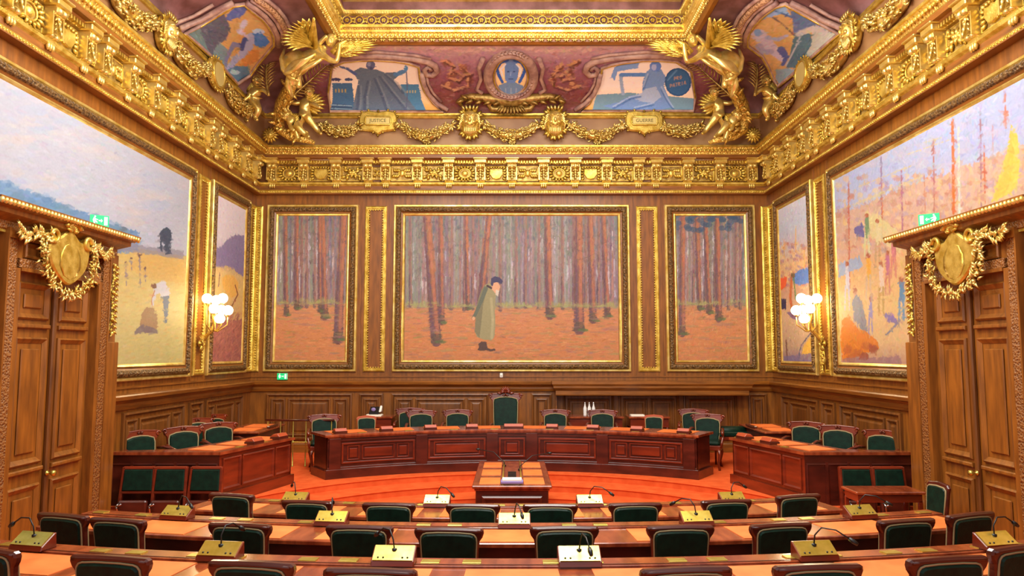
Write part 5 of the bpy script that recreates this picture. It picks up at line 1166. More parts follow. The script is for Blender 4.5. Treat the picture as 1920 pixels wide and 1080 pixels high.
# ------------------------------------------------------------ furniture
def crest(w_, h, kind):
    """outline (x,z) of the top rail of a chair back"""
    return None
def member_chair():
    r = empty('upholstered_chair')
    bk = MB(); lean = .14; HT = .95
    def Lz(x, y, z_): return (x, -.26-lean*(z_-.42)+y, z_)
    # back frame: shaped outline with rounded shoulders and ears
    hw = .235
    O = [(-.205, .40), (-.22, .62), (-.232, .83), (-.24, .87), (-.262, .90), (-.272, .93), (-.268, .955), (-.25, .967), (-.20, .968), (-.08, .972), (.08, .972), (.20, .968), (.25, .967), (.268, .955), (.272, .93), (.262, .90), (.24, .87), (.232, .83), (.22, .62), (.205, .40)]
    bk.extr(O, -.028, .028, 0, .012, to=Lz)
    bk.tube([Lz(x, -.022, .948+.004*cos(x*8)) for x in [-.25+.05*i for i in range(11)]], .012, 8)
    bk.build('backrest', 'mahogd', r)
    for sd, nm in ((-1, 'back_pad'), (1, 'front_pad')):
        b = MB(); P_ = [(-.188, .46), (-.202, .62), (-.214, .865), (-.210, .895), (-.195, .915), (-.17, .924), (-.08, .93), (.08, .93), (.17, .924), (.195, .915), (.210, .895), (.214, .865), (.202, .62), (.188, .46)]
        b.extr(P_, sd*.02, sd*.05, 0, .014, to=Lz); b.tube([Lz(x*1.02, sd*.032, z_ if z_ < .5 else z_+.006) for x, z_ in P_], .007, 6, 1, closed=True)
        o = b.build('padding', ['green', 'piping'], r); o['label'] = 'green leather pad with pale braid'
    b = MB(); b.extr([(-.24, .36), (.24, .36), (.24, .44), (-.24, .44)], -.24, .24, 0, .01); b.build('seat_frame', 'mahogd', r)
    b = MB(); b.box(-.225, .225, -.22, .225, .435, .50, 0, .025); b.build('seat', 'green', r)
    for sx in (-1, 1):
        for sy in (-1, 1):
            b = MB(); b.tube([(sx*.205, sy*.2, .37), (sx*.21, sy*.205, .2), (sx*.215, sy*(.215 if sy > 0 else .27), .0)], [.028, .022, .018], 8); b.build('leg', 'mahogd', r)
    return r
def arm_chair(tall=False):
    """carved armchair with curled arms; the tall one is the president's"""
    r = empty('carved_armchair' if not tall else 'president_chair'); k = 1.35 if tall else 1.; HT = .98*k; W2 = .27 if not tall else .30
    lean = .12
    def Lz(x, y, z_): return (x, .25+lean*(z_-.42)-y, z_)     # faces -y (towards the hall)
    z1 = HT-.12
    O = [(-W2*.78, .40), (-W2*.85, .62*k), (-W2*.92, z1-.04), (-W2*1.06, z1), (-W2*1.1, z1+.05), (-W2*.98, z1+.085), (-W2*.6, z1+.09), (-W2*.25, z1+.11), (0, HT), (W2*.25, z1+.11), (W2*.6, z1+.09), (W2*.98, z1+.085), (W2*1.1, z1+.05), (W2*1.06, z1), (W2*.92, z1-.04), (W2*.85, .62*k), (W2*.78, .40)]
    b = MB(); b.extr(O, -.03, .03, 0, .012, to=Lz)
    for s in (-1, 1):
        b.tube([Lz(s*(W2*1.05+.03*cos(t)), .03, z1+.05+.03*sin(t)) for t in [q*.6 for q in range(9)]], .014, 6)
    for q in range(5): b.leaf(Lz(0, .035, HT-.05*k), V((sin((q-2)*.6), -.3, .5*cos((q-2)*.6))), (0, -1, 0), .055*k, .03, .4)
    b.tube([Lz(x*W2*1.05, .02, z1+.085+.022*(1-abs(x))) for x in [-1+.2*q for q in range(11)]], .014, 7)
    if tall:
        for s in (-1, 1): b.tube([Lz(s*(.04+.1*t), .04, HT+.05-.09*t+.02*sin(t*9)) for t in [q/8 for q in range(9)]], [.03]*8+[.04], 7)
        b.ball(Lz(0, .04, HT+.03), (.06, .04, .06)); 
        for q in range(9): b.leaf(Lz(0, .05, HT+.01), V((sin((q-4)*.4), -.2, cos((q-4)*.4))), (0, -1, 0), .13, .05, .4)
    b.build('backrest', 'mahog', r)
    P_ = [(-W2*.72, .47), (-W2*.78, .62*k), (-W2*.8, z1-.08), (-W2*.74, z1-.02), (-W2*.4, z1+.01), (0, z1+.02), (W2*.4, z1+.01), (W2*.74, z1-.02), (W2*.8, z1-.08), (W2*.78, .62*k), (W2*.72, .47)]
    b = MB(); b.extr(P_, .02, .055, 0, .016, to=Lz); b.tube([Lz(x*1.03, .035, z_+(.01 if z_ > .5 else 0)) for x, z_ in P_], .011, 6, 1, closed=True)
    o = b.build('padding', ['green', 'piping'], r); o['label'] = 'green leather pad with pale braid'
    b = MB(); b.extr([(-.27, .35), (.27, .35), (.27, .44), (-.27, .44)], -.25, .26, 0, .012); b.build('seat_frame', 'mahog', r)
    b = MB(); b.box(-.25, .25, -.25, .235, .43, .51, 0, .03); b.build('seat', 'green', r)
    for sx in (-1, 1):
        b = MB(); b.tube([(sx*.26, .24, .70), (sx*.29, .1, .71), (sx*.30, -.08, .69), (sx*.30, -.17, .68), (sx*.30, -.20, .65), (sx*.30, -.17, .62)], [.022, .026, .028, .03, .028, .02], 8)
        b.tube([(sx*.27, -.2, .40), (sx*.29, -.21, .5), (sx*.305, -.14, .58), (sx*.30, -.1, .68)], [.03, .022, .024, .026], 8); b.build('arm', 'mahog', r)
        for sy in (-1, 1):
            b = MB(); b.tube([(sx*.23, sy*.22, .37), (sx*.25, sy*.24, .28), (sx*.225, sy*.225, .12), (sx*.245, sy*.26, .0)], [.035, .032, .02, .024], 8); b.build('leg', 'mahog', r)
    return r
def side_chair():
    r = empty('low_back_chair'); lean = .1
    def Lz(x, y, z_): return (x, .2+lean*(z_-.42)-y, z_)
    O = [(-.16, .40), (-.18, .82), (-.19, .88), (-.16, .915), (0, .935), (.16, .915), (.19, .88), (.18, .82), (.16, .40)]
    b = MB(); b.extr(O, -.022, .022, 0, .01, to=Lz); b.build('backrest', 'lid', r)
    P_ = [(-.14, .5), (-.155, .8), (-.15, .85), (-.12, .875), (0, .885), (.12, .875), (.15, .85), (.155, .8), (.14, .5)]
    b = MB(); b.extr(P_, .015, .045, 0, .012, to=Lz); b.tube([Lz(x*1.03, .03, z_) for x, z_ in P_], .01, 6, 1, closed=True); b.build('padding', ['green', 'piping'], r)
    b = MB(); b.box(-.2, .2, -.2, .2, .40, .48, 0, .02); b.build('seat', 'green', r)
    for sx in (-1, 1):
        for sy in (-1, 1): b = MB(); b.tube([(sx*.17, sy*.17, .41), (sx*.18, sy*.19, .0)], [.022, .016], 8); b.build('leg', 'lid', r)
    return r
# --- three curved rows of members' desks
BEY = 15.0
def rowpt(Yc, x, back=0.):
    """point on the row arc whose far edge lies at Yc on the axis, moved `back` metres towards the camera"""
    cy = Yc+BEY; R = BEY; a = math.asin(x/R); return V(((R+back)*sin(a), cy-(R+back)*cos(a), 0)), a
def arc_strip(b, Yc, x0, x1, d0, d1, z0, z1, mi=0, n=None, c=.0):
    n = n or max(2, int(abs(x1-x0)/.3)); vs = []; fs = []
    for i in range(n+1):
        x = x0+(x1-x0)*i/n
        for d, z_ in ((d0, z0), (d1, z0), (d1, z1-c), (d1-c, z1), (d0+c, z1), (d0, z1-c)) if c else ((d0, z0), (d1, z0), (d1, z1), (d0, z1)):
            p, a = rowpt(Yc, x, d); vs.append((p.x, p.y, z_))
    m = 6 if c else 4
    for i in range(n):
        for j in range(m): fs.append((i*m+j, i*m+(j+1) % m, (i+1)*m+(j+1) % m, (i+1)*m+j))
    fs.append(tuple(range(m))); fs.append(tuple(n*m+j for j in range(m))); b.add(vs, fs, mi)
def row_desk(Yc, xe, zf, seats, slots, label):
    p0, _ = rowpt(Yc, 0, .35); root = empty('curved_desk', (p0.x, p0.y, zf)); O = V((p0.x, p0.y, zf)); zt = zf+.76
    def fin(b, name, mats): b.v = [tuple(V(p)-O) for p in b.v]; return b.build(name, mats, root)
    b = MB(); arc_strip(b, Yc, -xe, xe, .0, .68, zt-.035, zt, 0, c=.008); arc_strip(b, Yc, -xe, xe, .0, .19, zt-.002, zt+.014, 0, c=.004); fin(b, 'desk_top', ['mahogt'])
    b = MB(); arc_strip(b, Yc, -xe+.02, xe-.02, .03, .06, zf+.0, zt-.035); arc_strip(b, Yc, -xe+.02, xe-.02, .06, .62, zt-.15, zt-.12); arc_strip(b, Yc, -xe+.02, xe-.02, .60, .63, zt-.17, zt-.035)
    k = 0; x = -xe+.02
    while x < xe-.05:
        arc_strip(b, Yc, x, x+.03, .06, .36, zf, zt-.035, n=1); x += 1.02
    arc_strip(b, Yc, xe-.05, xe-.02, .06, .60, zf, zt-.035, n=1); fin(b, 'carcass', ['mahogd'])
    for x in seats:
        b = MB(); arc_strip(b, Yc, x-.30, x+.30, .22, .645, zt-.004, zt+.004, n=3); o = fin(b, 'writing_pad', ['orange']); o['label'] = 'orange leather writing pad'
    for x in slots:
        b = MB(); arc_strip(b, Yc, x-.062, x+.062, .06, .14, zt+.012, zt+.022, n=1, c=.003)
        fin(b, 'brass_plate', ['brass'])
    b = MB(); arc_strip(b, Yc, -xe+.1, xe-.1, .155, .168, zt+.012, zt+.0175)
    fin(b, 'pen_tray', ['mahogd'])
    return tag(root, label, 'desk', 'curved rows of desks')
Y1, Y2, Y3 = 8.40, 6.88, 5.23
S1 = [-2.98, -2.1, -1.25, -.42, .42, 1.25, 2.1, 2.98]; S2 = [-3.72, -3.02, -2.18, -1.3, 0, 1.3, 2.18, 3.02, 3.72]; S3 = [-3.95, -3.17, -2.42, -1.68, -.82, 0, .82, 1.7, 2.47, 3.17, 3.95]
mid = lambda S: sorted([(S[i]+S[i+1])/2+e for i in range(len(S)-1) for e in (-.14, .14)])
D1 = row_desk(Y1, 3.45, 0, S1, [x for x in mid(S1)]+[-3.25, 3.25], 'curved mahogany desk row farthest from the front, nearest the orange steps')
D2 = row_desk(Y2, 4.12, .13, S2, [x for x in mid(S2)]+[-3.98, 3.98], 'middle curved mahogany desk row with orange writing pads')
D3 = row_desk(Y3, 4.75, .26, S3, [x for x in mid(S3)], 'nearest curved mahogany desk row, running out of both sides of the view')
proto = member_chair(); first_c = True
ORD = ['first', 'second', 'third', 'fourth', 'fifth', 'sixth', 'seventh', 'eighth', 'ninth', 'tenth', 'eleventh']
rows = [([(-2.95, 7.98), (-2.06, 7.62), (-1.22, 7.50), (-.37, 7.44), (.39, 7.44), (1.22, 7.50), (2.17, 7.66), (2.98, 7.92)], 0., 'far desk row'),
        ([(-3.78, 6.40), (-3.22, 6.22), (-2.16, 6.05), (-1.20, 5.98), (-.475, 5.90), (.41, 5.95), (1.33, 5.98), (2.12, 6.05), (3.22, 6.20), (3.86, 6.42)], .13, 'middle desk row'),
        ([(-3.28, 4.80), (-2.42, 4.62), (-1.52, 4.50), (-.80, 4.36), (.98, 4.38), (1.78, 4.44), (2.62, 4.60), (3.22, 4.86)], .26, 'near desk row')]
rnd = random.Random(12)
for ps, zf, nm in rows:
    n = len(ps)
    for i, (x, y) in enumerate(ps):
        c = proto if first_c else copy_tree(proto); first_c = False
        # the back stands .28 behind the origin of the chair
        a = x/BEY*1.25
        c.rotation_euler.z = a+rnd.uniform(-.05, .05); c.location = (x-sin(a)*.28, y+cos(a)*.28, zf)
        side = ORD[i]+' from the left end' if i < n/2 else ORD[n-1-i]+' from the right end'
        tag(c, 'green leather mahogany chair at the %s, %s' % (nm, side), 'chair', 'chairs at the '+nm)
# --- brass microphone desks with goosenecks
def mic_desk():
    r = empty('microphone_console')
    b = MB(); b.extr([(-.07, 0), (.07, 0), (.062, .03), (-.045, .105), (-.062, .105)], -.145, .145, 0, .005, to=lambda x, y, z_: (y, -x, z_)); b.build('housing', 'mahog', r)
    b = MB(); s = (.105-.03)/(.062+.045)
    n = V((0, -.075, .107)).normalized()
    q = [V((x, y, z_)) for x, y, z_ in ((-.135, -.059, .033), (.135, -.059, .033), (.135, .043, .1045), (-.135, .043, .1045))]
    vs = [p+n*.001 for p in q]+[p+n*.007 for p in q]; b.add(vs, [(0, 1, 5, 4), (1, 2, 6, 5), (2, 3, 7, 6), (3, 0, 4, 7), (4, 5, 6, 7), (0, 3, 2, 1)]); b.build('brass_plate', 'brass', r)
    for x in (-.10, -.065, .065, .10): b = MB(); b.ball((x, -.045, .05), .008, 0, 8, 5); b.build('button', 'black', r)
    g = empty('gooseneck_microphone', (0, .01, .085), 0, r)
    b = MB(); b.tube([(0, 0, 0), (.01, 0, .07), (.045, -.03, .125), (.115, -.09, .12), (.18, -.15, .07)], .0055, 6); b.lathe([(.0, -.01), (.018, -.01), (.018, .01), (0, .015)], 8)
    b.build('stem', 'black', g)
    b = MB(); d = V((.06, -.06, -.05)).normalized(); b.tube([V((.175, -.145, .075)), V((.18, -.15, .07))+d*.02, V((.18, -.15, .07))+d*.055], [.012, .017, .012], 8); b.build('microphone_head', 'black', g)
    return r
mp = mic_desk(); firstm = True
mics = [(Y1, 0., [(-2.42, 2.9), (-.82, 0), (.85, .2), (2.46, 1.2)], 'far desk row'), (Y2, .13, [(-3.12, .2), (-1.62, 2.6), (.02, -.6), (1.66, 2.9), (3.26, .1)], 'middle desk row'), (Y3, .26, [(-3.46, -2.6), (-2.0, 2.2), (-.79, 3.0), (.45, -.7), (2.08, 0), (3.5, .9)], 'near desk row')]
for Yc, zf, xs, nm in mics:
    n = len(xs)
    for i, (x, tw) in enumerate(xs):
        c = mp if firstm else copy_tree(mp); firstm = False
        p, a = rowpt(Yc, x, .145); c.location = (p.x, p.y, zf+.774); c.rotation_euler.z = a
        for ch in c.children:
            if ch.name.startswith('gooseneck'): ch.rotation_euler.z = tw
        tag(c, 'brass-faced microphone console on the %s, %s' % (nm, ORD[i]+' from the left' if i < (n+1)/2 else ORD[n-1-i]+' from the right'), 'microphone console', 'microphone consoles on the '+nm)

# --- reporters' table in the well
tb = empty('reporters_table', (0, 11., 0))
b = MB(); b.box(-.53, .53, -1.1, 1.12, .66, .70, 0, .01); b.box(-.50, .50, -1.07, 1.09, .63, .66, 0, .008); b.build('table_top', 'mahogt', tb)
b = MB(); b.box(-.485, .485, -1.05, 1.07, .0, .64, 0, .01); b.box(-.50, .50, -1.07, 1.09, .0, .10, 0, .01)
rect_mould(b, lambda u, d, v: V((u, -1.05-d, v)), -.40, .40, .14, .56, PAN); b.build('body', 'mahogd', tb)
for s in (-1, 1):
    for k in range(3):
        b = MB(); x0 = s*.17 if s > 0 else -.45; b.box(min(s*.16, s*.44), max(s*.16, s*.44), -.98+k*.72, -.98+k*.72+.50, .698, .706, 0, .002); o = b.build('writing_pad', 'orange', tb); o['label'] = 'orange leather writing pad'
    b = MB(); b.tube([(s*.125, -.9, .72), (s*.125, 1.0, .72)], .012, 6); b.build('brass_rail', 'brass', tb)
b = MB()
for k in range(9): b.box(-.06, .06, -.85+.1*k, -.80+.1*k, .698, .715)
b.build('grille', 'black', tb)
tag(tb, 'low mahogany table with six orange pads standing in the well', 'table')
b = MB(); b.box(-.15, .15, -.08, .08, 0, .035, 0, .006); b.box(-.13, .13, -.07, .09, .035, .06, 1, .004)
tag(b.build('folder', ['purple', 'paper'], loc=(.0, 10.0, .722)), 'violet and white papers at the near end of the low table', 'papers')
for (x, y, dx, dy, lb) in ((-.12, 11.6, -.42, .30, 'left'), (.12, 11.2, .46, .25, 'right')):
    r = empty('gooseneck_microphone', (x, y, .70)); b = MB(); b.tube([(0, 0, 0.), (0, 0, .06), (dx*.4, dy*.4, .2), (dx, dy, .22)], .007, 6); b.lathe([(.0, 0), (.03, 0), (.03, .02), (0, .03)], 10); b.build('stem', 'black', r)
    b = MB(); b.ball((dx, dy, .22), (.035, .025, .02), 0, 8, 6); b.build('microphone_head', 'black', r); tag(r, 'black gooseneck microphone leaning to the %s over the low table' % lb, 'microphone', 'microphones on the low table')

# --- presidium: long concave desk
PC, PR = 7.95, 5.60
def pa(x): return math.asin(x/PR)
def parc(b, a0, a1, r0, r1, z0, z1, mi=0, c=.0, n=None):
    n = n or max(1, int(abs(a1-a0)/.05)); vs = []; fs = []
    prof = ((r0, z0), (r1, z0), (r1, z1-c), (r1-c, z1), (r0+c, z1), (r0, z1-c)) if c else ((r0, z0), (r1, z0), (r1, z1), (r0, z1)); m = len(prof)
    for i in range(n+1):
        a = a0+(a1-a0)*i/n
        for r, z_ in prof: vs.append((r*sin(a), PC+r*cos(a), z_))
    for i in range(n):
        for j in range(m): fs.append((i*m+j, i*m+(j+1) % m, (i+1)*m+(j+1) % m, (i+1)*m+j))
    fs.append(tuple(range(m))); fs.append(tuple(n*m+j for j in range(m))); b.add(vs, fs, mi)
AE = pa(3.12); zb, zt = .33, 1.07
root = empty('presidium_desk', (0, PC+PR, zb)); O = V((0, PC+PR, zb))
def finp(b, name, mats): b.v = [tuple(V(p)-O) for p in b.v]; return b.build(name, mats, root)
b = MB(); parc(b, -AE-.01, AE+.01, PR-.05, PR+.70, zt-.04, zt, 0, .01); parc(b, -AE, AE, PR-.02, PR+.68, zt-.07, zt-.04, 0); finp(b, 'desk_top', ['mahogt'])
b = MB(); parc(b, -AE, AE, PR, PR+.06, zb, zt-.06); parc(b, -AE, -AE+.01, PR, PR+.66, zb, zt-.06, n=1); parc(b, AE-.01, AE, PR, PR+.66, zb, zt-.06, n=1)
parc(b, -AE-.006, AE+.006, PR-.05, PR+.02, zb, zb+.16, 0, .012); parc(b, -AE, AE, PR-.03, PR+.01, zb+.16, zb+.19, 0, .01); parc(b, -AE, AE, PR-.02, PR, zt-.12, zt-.09, 0, .008)
for s in (-1, 1): 
    aa = s*AE; parc(b, min(aa, aa+s*.008), max(aa, aa+s*.008), PR-.05, PR+.68, zb, zb+.14, n=1)
finp(b, 'carcass', ['mahogd'])
piers = [pa(-3.02), pa(-1.62), pa(-.36), pa(.36), pa(1.62), pa(3.02)]
for a in piers:
    b = MB(); parc(b, a-.018, a+.018, PR-.045, PR, zb, zt-.07, 0, .006, n=1); finp(b, 'pier', ['mahogd'])
def ppanel(a0, a1):
    b = MB(); to = lambda x, y, d: (( (PR-d)*sin(x)), PC+(PR-d)*cos(x), y)
    q = .012; v0, v1 = zb+.24, zt-.15
    # frame of the panel in angle/height space, widths corrected for the radius
    def rm(x0, x1, y0, y1, w_, d):
        pf = [(0, 0), (0, d), (w_*.5, d*1.3), (w_, d*.4), (w_, 0)]; N = max(2, int((x1-x0)/.05)); 
        for (ya, yb) in ((y0, y0+w_), (y1-w_, y1)):
            parc(b, x0, x1, PR-d, PR, ya, yb, 0, min(.008, d*.4))
        for (xa, xb) in ((x0, x0+w_/PR), (x1-w_/PR, x1)): parc(b, xa, xb, PR-d, PR, y0, y1, 0, min(.008, d*.4), n=1)
    rm(a0, a1, v0, v1, .03, .022)
    m_ = (a1-a0)
    cuts = [a0+.014, a0+.014+m_*.2, a1-.014-m_*.2, a1-.014] if m_ > .2 else [a0+.014, a1-.014]
    for i in range(len(cuts)-1): rm(cuts[i]+.004, cuts[i+1]-.004, v0+.05, v1-.05, .018, .014); parc(b, cuts[i]+.012, cuts[i+1]-.012, PR-.014, PR, v0+.10, v1-.10, 1, .006)
    return finp(b, 'panel', ['mahog', 'mahog'])
for i in range(len(piers)-1): ppanel(piers[i]+.022, piers[i+1]-.022)
pads = [-2.75, -2.0, -1.22, -.5, .5, 1.22, 2.0, 2.75]
for x in pads:
    a = pa(x); b = MB(); parc(b, a-.053, a+.053, PR+.14, PR+.6, zt-.002, zt+.006, n=3); o = finp(b, 'writing_pad', ['orange']); o['label'] = 'orange leather writing pad'
    b = MB(); parc(b, a+.02, a+.045, PR+.03, PR+.11, zt-.001, zt+.005, n=1); o = finp(b, 'brass_plate', ['brass'])
tag(root, 'long concave panelled mahogany desk below the forest paintings', 'desk')
# lidded mahogany boxes on the desk
def lid_box(w_=.22):
    r = empty('lidded_box'); b = MB(); b.extr([(-.09, 0), (.09, 0), (.09, .035), (-.09, .045)], -w_/2, w_/2, 0, .006, to=lambda x, y, z_: (y, x, z_)); b.build('base', 'mahogd', r)
    b = MB(); b.extr([(-.085, .045), (.088, .037), (.03, .085), (-.05, .09)], -w_/2+.005, w_/2-.005, 0, .006, to=lambda x, y, z_: (y, x, z_)); b.build('lid', 'lid', r); return r
lb0 = lid_box(); f_ = True
bxs = [(653, 'nearest the left end of the long desk'), (729, 'second from the left on the long desk'), (807, 'third from the left on the long desk'), (884, 'just left of the high-backed chair on the long desk'), (1036, 'just right of the high-backed chair on the long desk'), (1112, 'third from the right on the long desk'), (1190, 'second from the right on the long desk'), (1267, 'nearest the right end of the long desk')]
for px, lb in bxs:
    c = lb0 if f_ else copy_tree(lb0); f_ = False
    x = atz(px, 806, zt).x; a = pa(x*.985); c.location = ((PR+.12)*sin(a), PC+(PR+.12)*cos(a), zt); c.rotation_euler.z = -a
    tag(c, 'red-brown lidded box '+lb, 'box', 'lidded boxes on the long desk')
c = lid_box(.36); c.location = (.03, PC+PR+.12, zt); c.name = 'lidded_box'; tag(c, 'wide red-brown lidded box in front of the high-backed chair', 'box', 'lidded boxes on the long desk')

# --- chairs behind the long desk
ZD = .33
ac = arm_chair(); fa = True
A = [(-3.46, 13.75, .30, 'at the left end of the long desk'), (-2.12, 15.35, .1, 'against the back wall left of the high-backed chair'), (-1.80, 14.75, .15, 'second armchair left of the high-backed chair at the long desk'), (-1.10, 14.9, .05, 'next left of the high-backed chair at the long desk'), (.87, 14.9, -.05, 'next right of the high-backed chair at the long desk'), (1.80, 14.85, -.15, 'second armchair right of the high-backed chair at the long desk'),
     (3.62, 13.85, -.35, 'at the right end of the long desk'), (3.70, 15.1, -.2, 'behind the armchair at the right end of the long desk'),
     (-4.98, 11.5, .75, 'behind the left side desk, middle one'), (-4.72, 12.2, .7, 'behind the left side desk, nearest the back wall'), (-5.32, 10.93, .95, 'behind the left side desk, nearest the door'), (-5.36, 13.0, .9, 'by the left wall at the rear left desk, front one'), (-5.36, 13.85, 1.1, 'at the rear left desk, nearest the back wall'),
     (4.80, 12.3, -.6, 'behind the right side desk, nearest the back wall'), (5.05, 11.65, -.6, 'behind the right side desk, middle one'), (5.34, 10.98, -.9, 'behind the right side desk, nearest the door')]
for x, y, rz, lb in A:
    c = ac if fa else copy_tree(ac); fa = False; c.location = (x, y, ZD); c.rotation_euler.z = rz
    tag(c, 'carved green-backed armchair '+lb, 'chair', 'carved armchairs')
c = arm_chair(True); c.location = (-.13, 14.75, ZD); tag(c, 'high-backed green chair with carved crest at the middle of the long desk', 'chair')
sc_ = side_chair(); sc_.location = (-2.72, 13.95, ZD); sc_.rotation_euler.z = .25; tag(sc_, 'small low-backed green chair near the left end of the long desk', 'chair', 'small low-backed chairs')
c = copy_tree(sc_); c.location = (2.70, 14.15, ZD); c.rotation_euler.z = -.2; tag(c, 'small low-backed green chair near the right end of the long desk', 'chair', 'small low-backed chairs')
# --- sideboards against the back wall
def sideboard(x0, x1, label, name='sideboard'):
    r = empty(name, ((x0+x1)/2, 15.5, ZD)); w_ = (x1-x0)/2
    b = MB(); b.box(-w_, w_, -.28, .28, .78, .82, 0, .008); b.build('top', 'mahogt', r); b = MB(); b.box(-w_+.03, w_-.03, -.25, .26, .60, .78, 0, .006); b.build('apron', 'mahog', r)
    for sx in (-1, 1):
        for sy in (-1, 1): b = MB(); b.tube([(sx*(w_-.06), sy*.22, .62), (sx*(w_-.06), sy*.22, 0)], [.03, .02], 8); b.build('leg', 'mahogd', r)
    return tag(r, label, 'table', 'side tables by the back wall')
sideboard(-3.1, -2.45, 'mahogany side table by the back wall left of the high-backed chair, papers on it'); sideboard(1.15, 2.3, 'mahogany side table by the back wall carrying the bottles'); sideboard(2.4, 3.25, 'short mahogany side table by the back wall nearest the right corner')
b = MB()
for k, (dx, h) in enumerate(((0, 0), (.01, .012), (-.01, .024))): b.box(-.15+dx, .15+dx, -.11, .11, h, h+.012, 0, .001)
tag(b.build('paper_stack', 'paper', loc=(-2.85, 15.42, 1.15)), 'stack of white papers on the left side table', 'papers')
r = empty('telephone', (-2.86, 15.42, 1.186)); b = MB(); b.extr([(-.08, 0), (.08, 0), (.08, .04), (-.08, .15)], -.10, .10, 0, .01, to=lambda x, y, z_: (y, -x, z_)); b.build('body', 'black', r); b = MB(); b.extr([(-.09, .05), (.07, .05), (.07, .06), (-.09, .17)], .10, .15, 0, .01, to=lambda x, y, z_: (y, -x, z_)); b.build('handset', 'white', r); b = MB(); b.ball((-.01, -.055, .10), (.05, .015, .04), 0, 10, 6); b.build('screen', 'purple', r); tag(r, 'dark telephone with a white handset on the papers of the left side table', 'telephone')
def bottle():
    r = empty('water_bottle'); b = MB(); b.lathe([(0, 0), (.034, 0), (.036, .02), (.036, .16), (.015, .22), (.013, .26)], 12); b.build('body', 'glassb', r); b = MB(); b.lathe([(.016, .258), (.016, .285), (0, .288)], 10); b.build('cap', 'chrome', r); return r
bt = bottle()
for k, (px, lb) in enumerate(((1097, 'leftmost'), (1105, 'middle'), (1113, 'rightmost'))):
    c = bt if k == 0 else copy_tree(bt); p = aty(px, 775, 15.4); c.location = (p.x, 15.4, 1.15); tag(c, '%s of the three pale bottles on the side table' % lb, 'bottle', 'bottles on the side table')
b = MB(); b.box(-.14, .14, -.1, .1, 0, .03, 0, .003); tag(b.build('paper_stack', 'paper', loc=(2.6, 15.42, 1.15)), 'flat stack of white papers on the short right side table', 'papers')
r = empty('water_bottle', (-1.28, 15.5, 1.15)); 
bpy.data.objects.remove(r)

# --- side desks at the ends of the dais
def side_desk(s):
    nm = 'left' if s < 0 else 'right'
    A_ = V((s*3.62, 12.22)); B_ = V((s*4.10, 10.46)); C_ = V((s*5.62, 10.46)); root = empty('side_desk', (s*4.1, 10.5, ZD)); O = V((s*4.1, 10.5, ZD))
    d = (A_-B_).normalized(); nn = V((d.y, -d.x))*(1 if s > 0 else -1)  # away from the well
    if nn.x*s < 0: nn = -nn
    w_ = .68; BB = V((B_.x+s*.70, 10.46)); AA = A_+nn*w_
    def fin(b, name, mats): b.v = [tuple(V(p)-O) for p in b.v]; return b.build(name, mats, root)
    def prism(b, P_, z0, z1, mi=0):
        n = len(P_); b.add([(p.x, p.y, z_) for z_ in (z0, z1) for p in P_], [tuple(range(n))[::-1], tuple(range(n, 2*n))]+[(i, (i+1) % n, n+(i+1) % n, n+i) for i in range(n)], mi)
    e = .04
    b = MB(); prism(b, [B_-nn*e-d*e, A_-nn*e+d*e, AA+d*e, BB+V((0, .3)), C_+V((0, .12)), C_-V((0, e)), B_-nn*0-V((0, e))], zt-.04, zt); fin(b, 'desk_top', ['mahogt'])
    b = MB(); prism(b, [B_, A_, A_+nn*.05, B_+nn*.05+V((0, .05))], ZD, zt-.04); prism(b, [A_, AA, AA-d*.05, A_-d*.05], ZD, zt-.04)
    prism(b, [B_-nn*.04, A_-nn*.04+d*.04, A_+nn*.04+d*.04, B_+nn*.04], ZD, ZD+.15); fin(b, 'carcass', ['mahog'])
    b = MB(); L_ = (A_-B_).length; WW = lambda u, dd, v: V(((B_+d*u-nn*dd).x, (B_+d*u-nn*dd).y, v))
    for u0, u1 in ((.06, L_*.26), (L_*.28, L_*.72), (L_*.74, L_-.06)): rect_mould(b, WW, u0, u1, ZD+.20, zt-.10, [(0, 0), (0, .02), (.015, .028), (.03, .012), (.035, 0)])
    fin(b, 'panel', ['mahog'])
    b = MB(); prism(b, [B_, B_+V((0, .05)), C_+V((0, .05)), C_], 0., zt-.04); W2 = lambda u, dd, v: V((u, 10.46-dd, v)); x0, x1 = sorted((B_.x, C_.x))
    rect_mould(b, W2, x0+.02, x1-.02, .18, zt-.16, [(0, 0), (0, .015), (.015, .02), (.02, 0)])
    for q in range(1, 5): xx = x0+(x1-x0)*q/5; b.box(xx-.02, xx+.02, 10.44, 10.46, .1, zt-.14)
    fin(b, 'end_panel', ['mahogd'])
    for k in range(3):
        c = B_+d*(.30+.62*k)+nn*.36; b = MB(); h1 = d*.24; h2 = nn*.22; prism(b, [c-h1-h2, c+h1-h2, c+h1+h2, c-h1+h2], zt-.001, zt+.008); o = fin(b, 'writing_pad', ['orange']); o['label'] = 'orange leather writing pad'
        c = B_+d*(.55+.62*k)+nn*.08; b = MB(); prism(b, [c-d*.07-nn*.03, c+d*.07-nn*.03, c+d*.07+nn*.03, c-d*.07+nn*.03], zt-.001, zt+.007); fin(b, 'brass_plate', ['brass'])
    for k, u in enumerate((.95, 1.62)):
        c = lid_box(.26); p = B_+d*u+nn*.10; c.location = (p.x, p.y, zt); c.rotation_euler.z = math.atan2(nn.y, nn.x)-PI/2
        tag(c, 'red-brown lidded box on the %s side desk, %s the back wall' % (nm, 'farther from' if k == 0 else 'nearer'), 'box', 'lidded boxes on the side desks')
    return tag(root, 'mahogany side desk with orange pads at the %s end of the dais' % nm, 'desk', 'side desks of the dais')
side_desk(-1); side_desk(1)
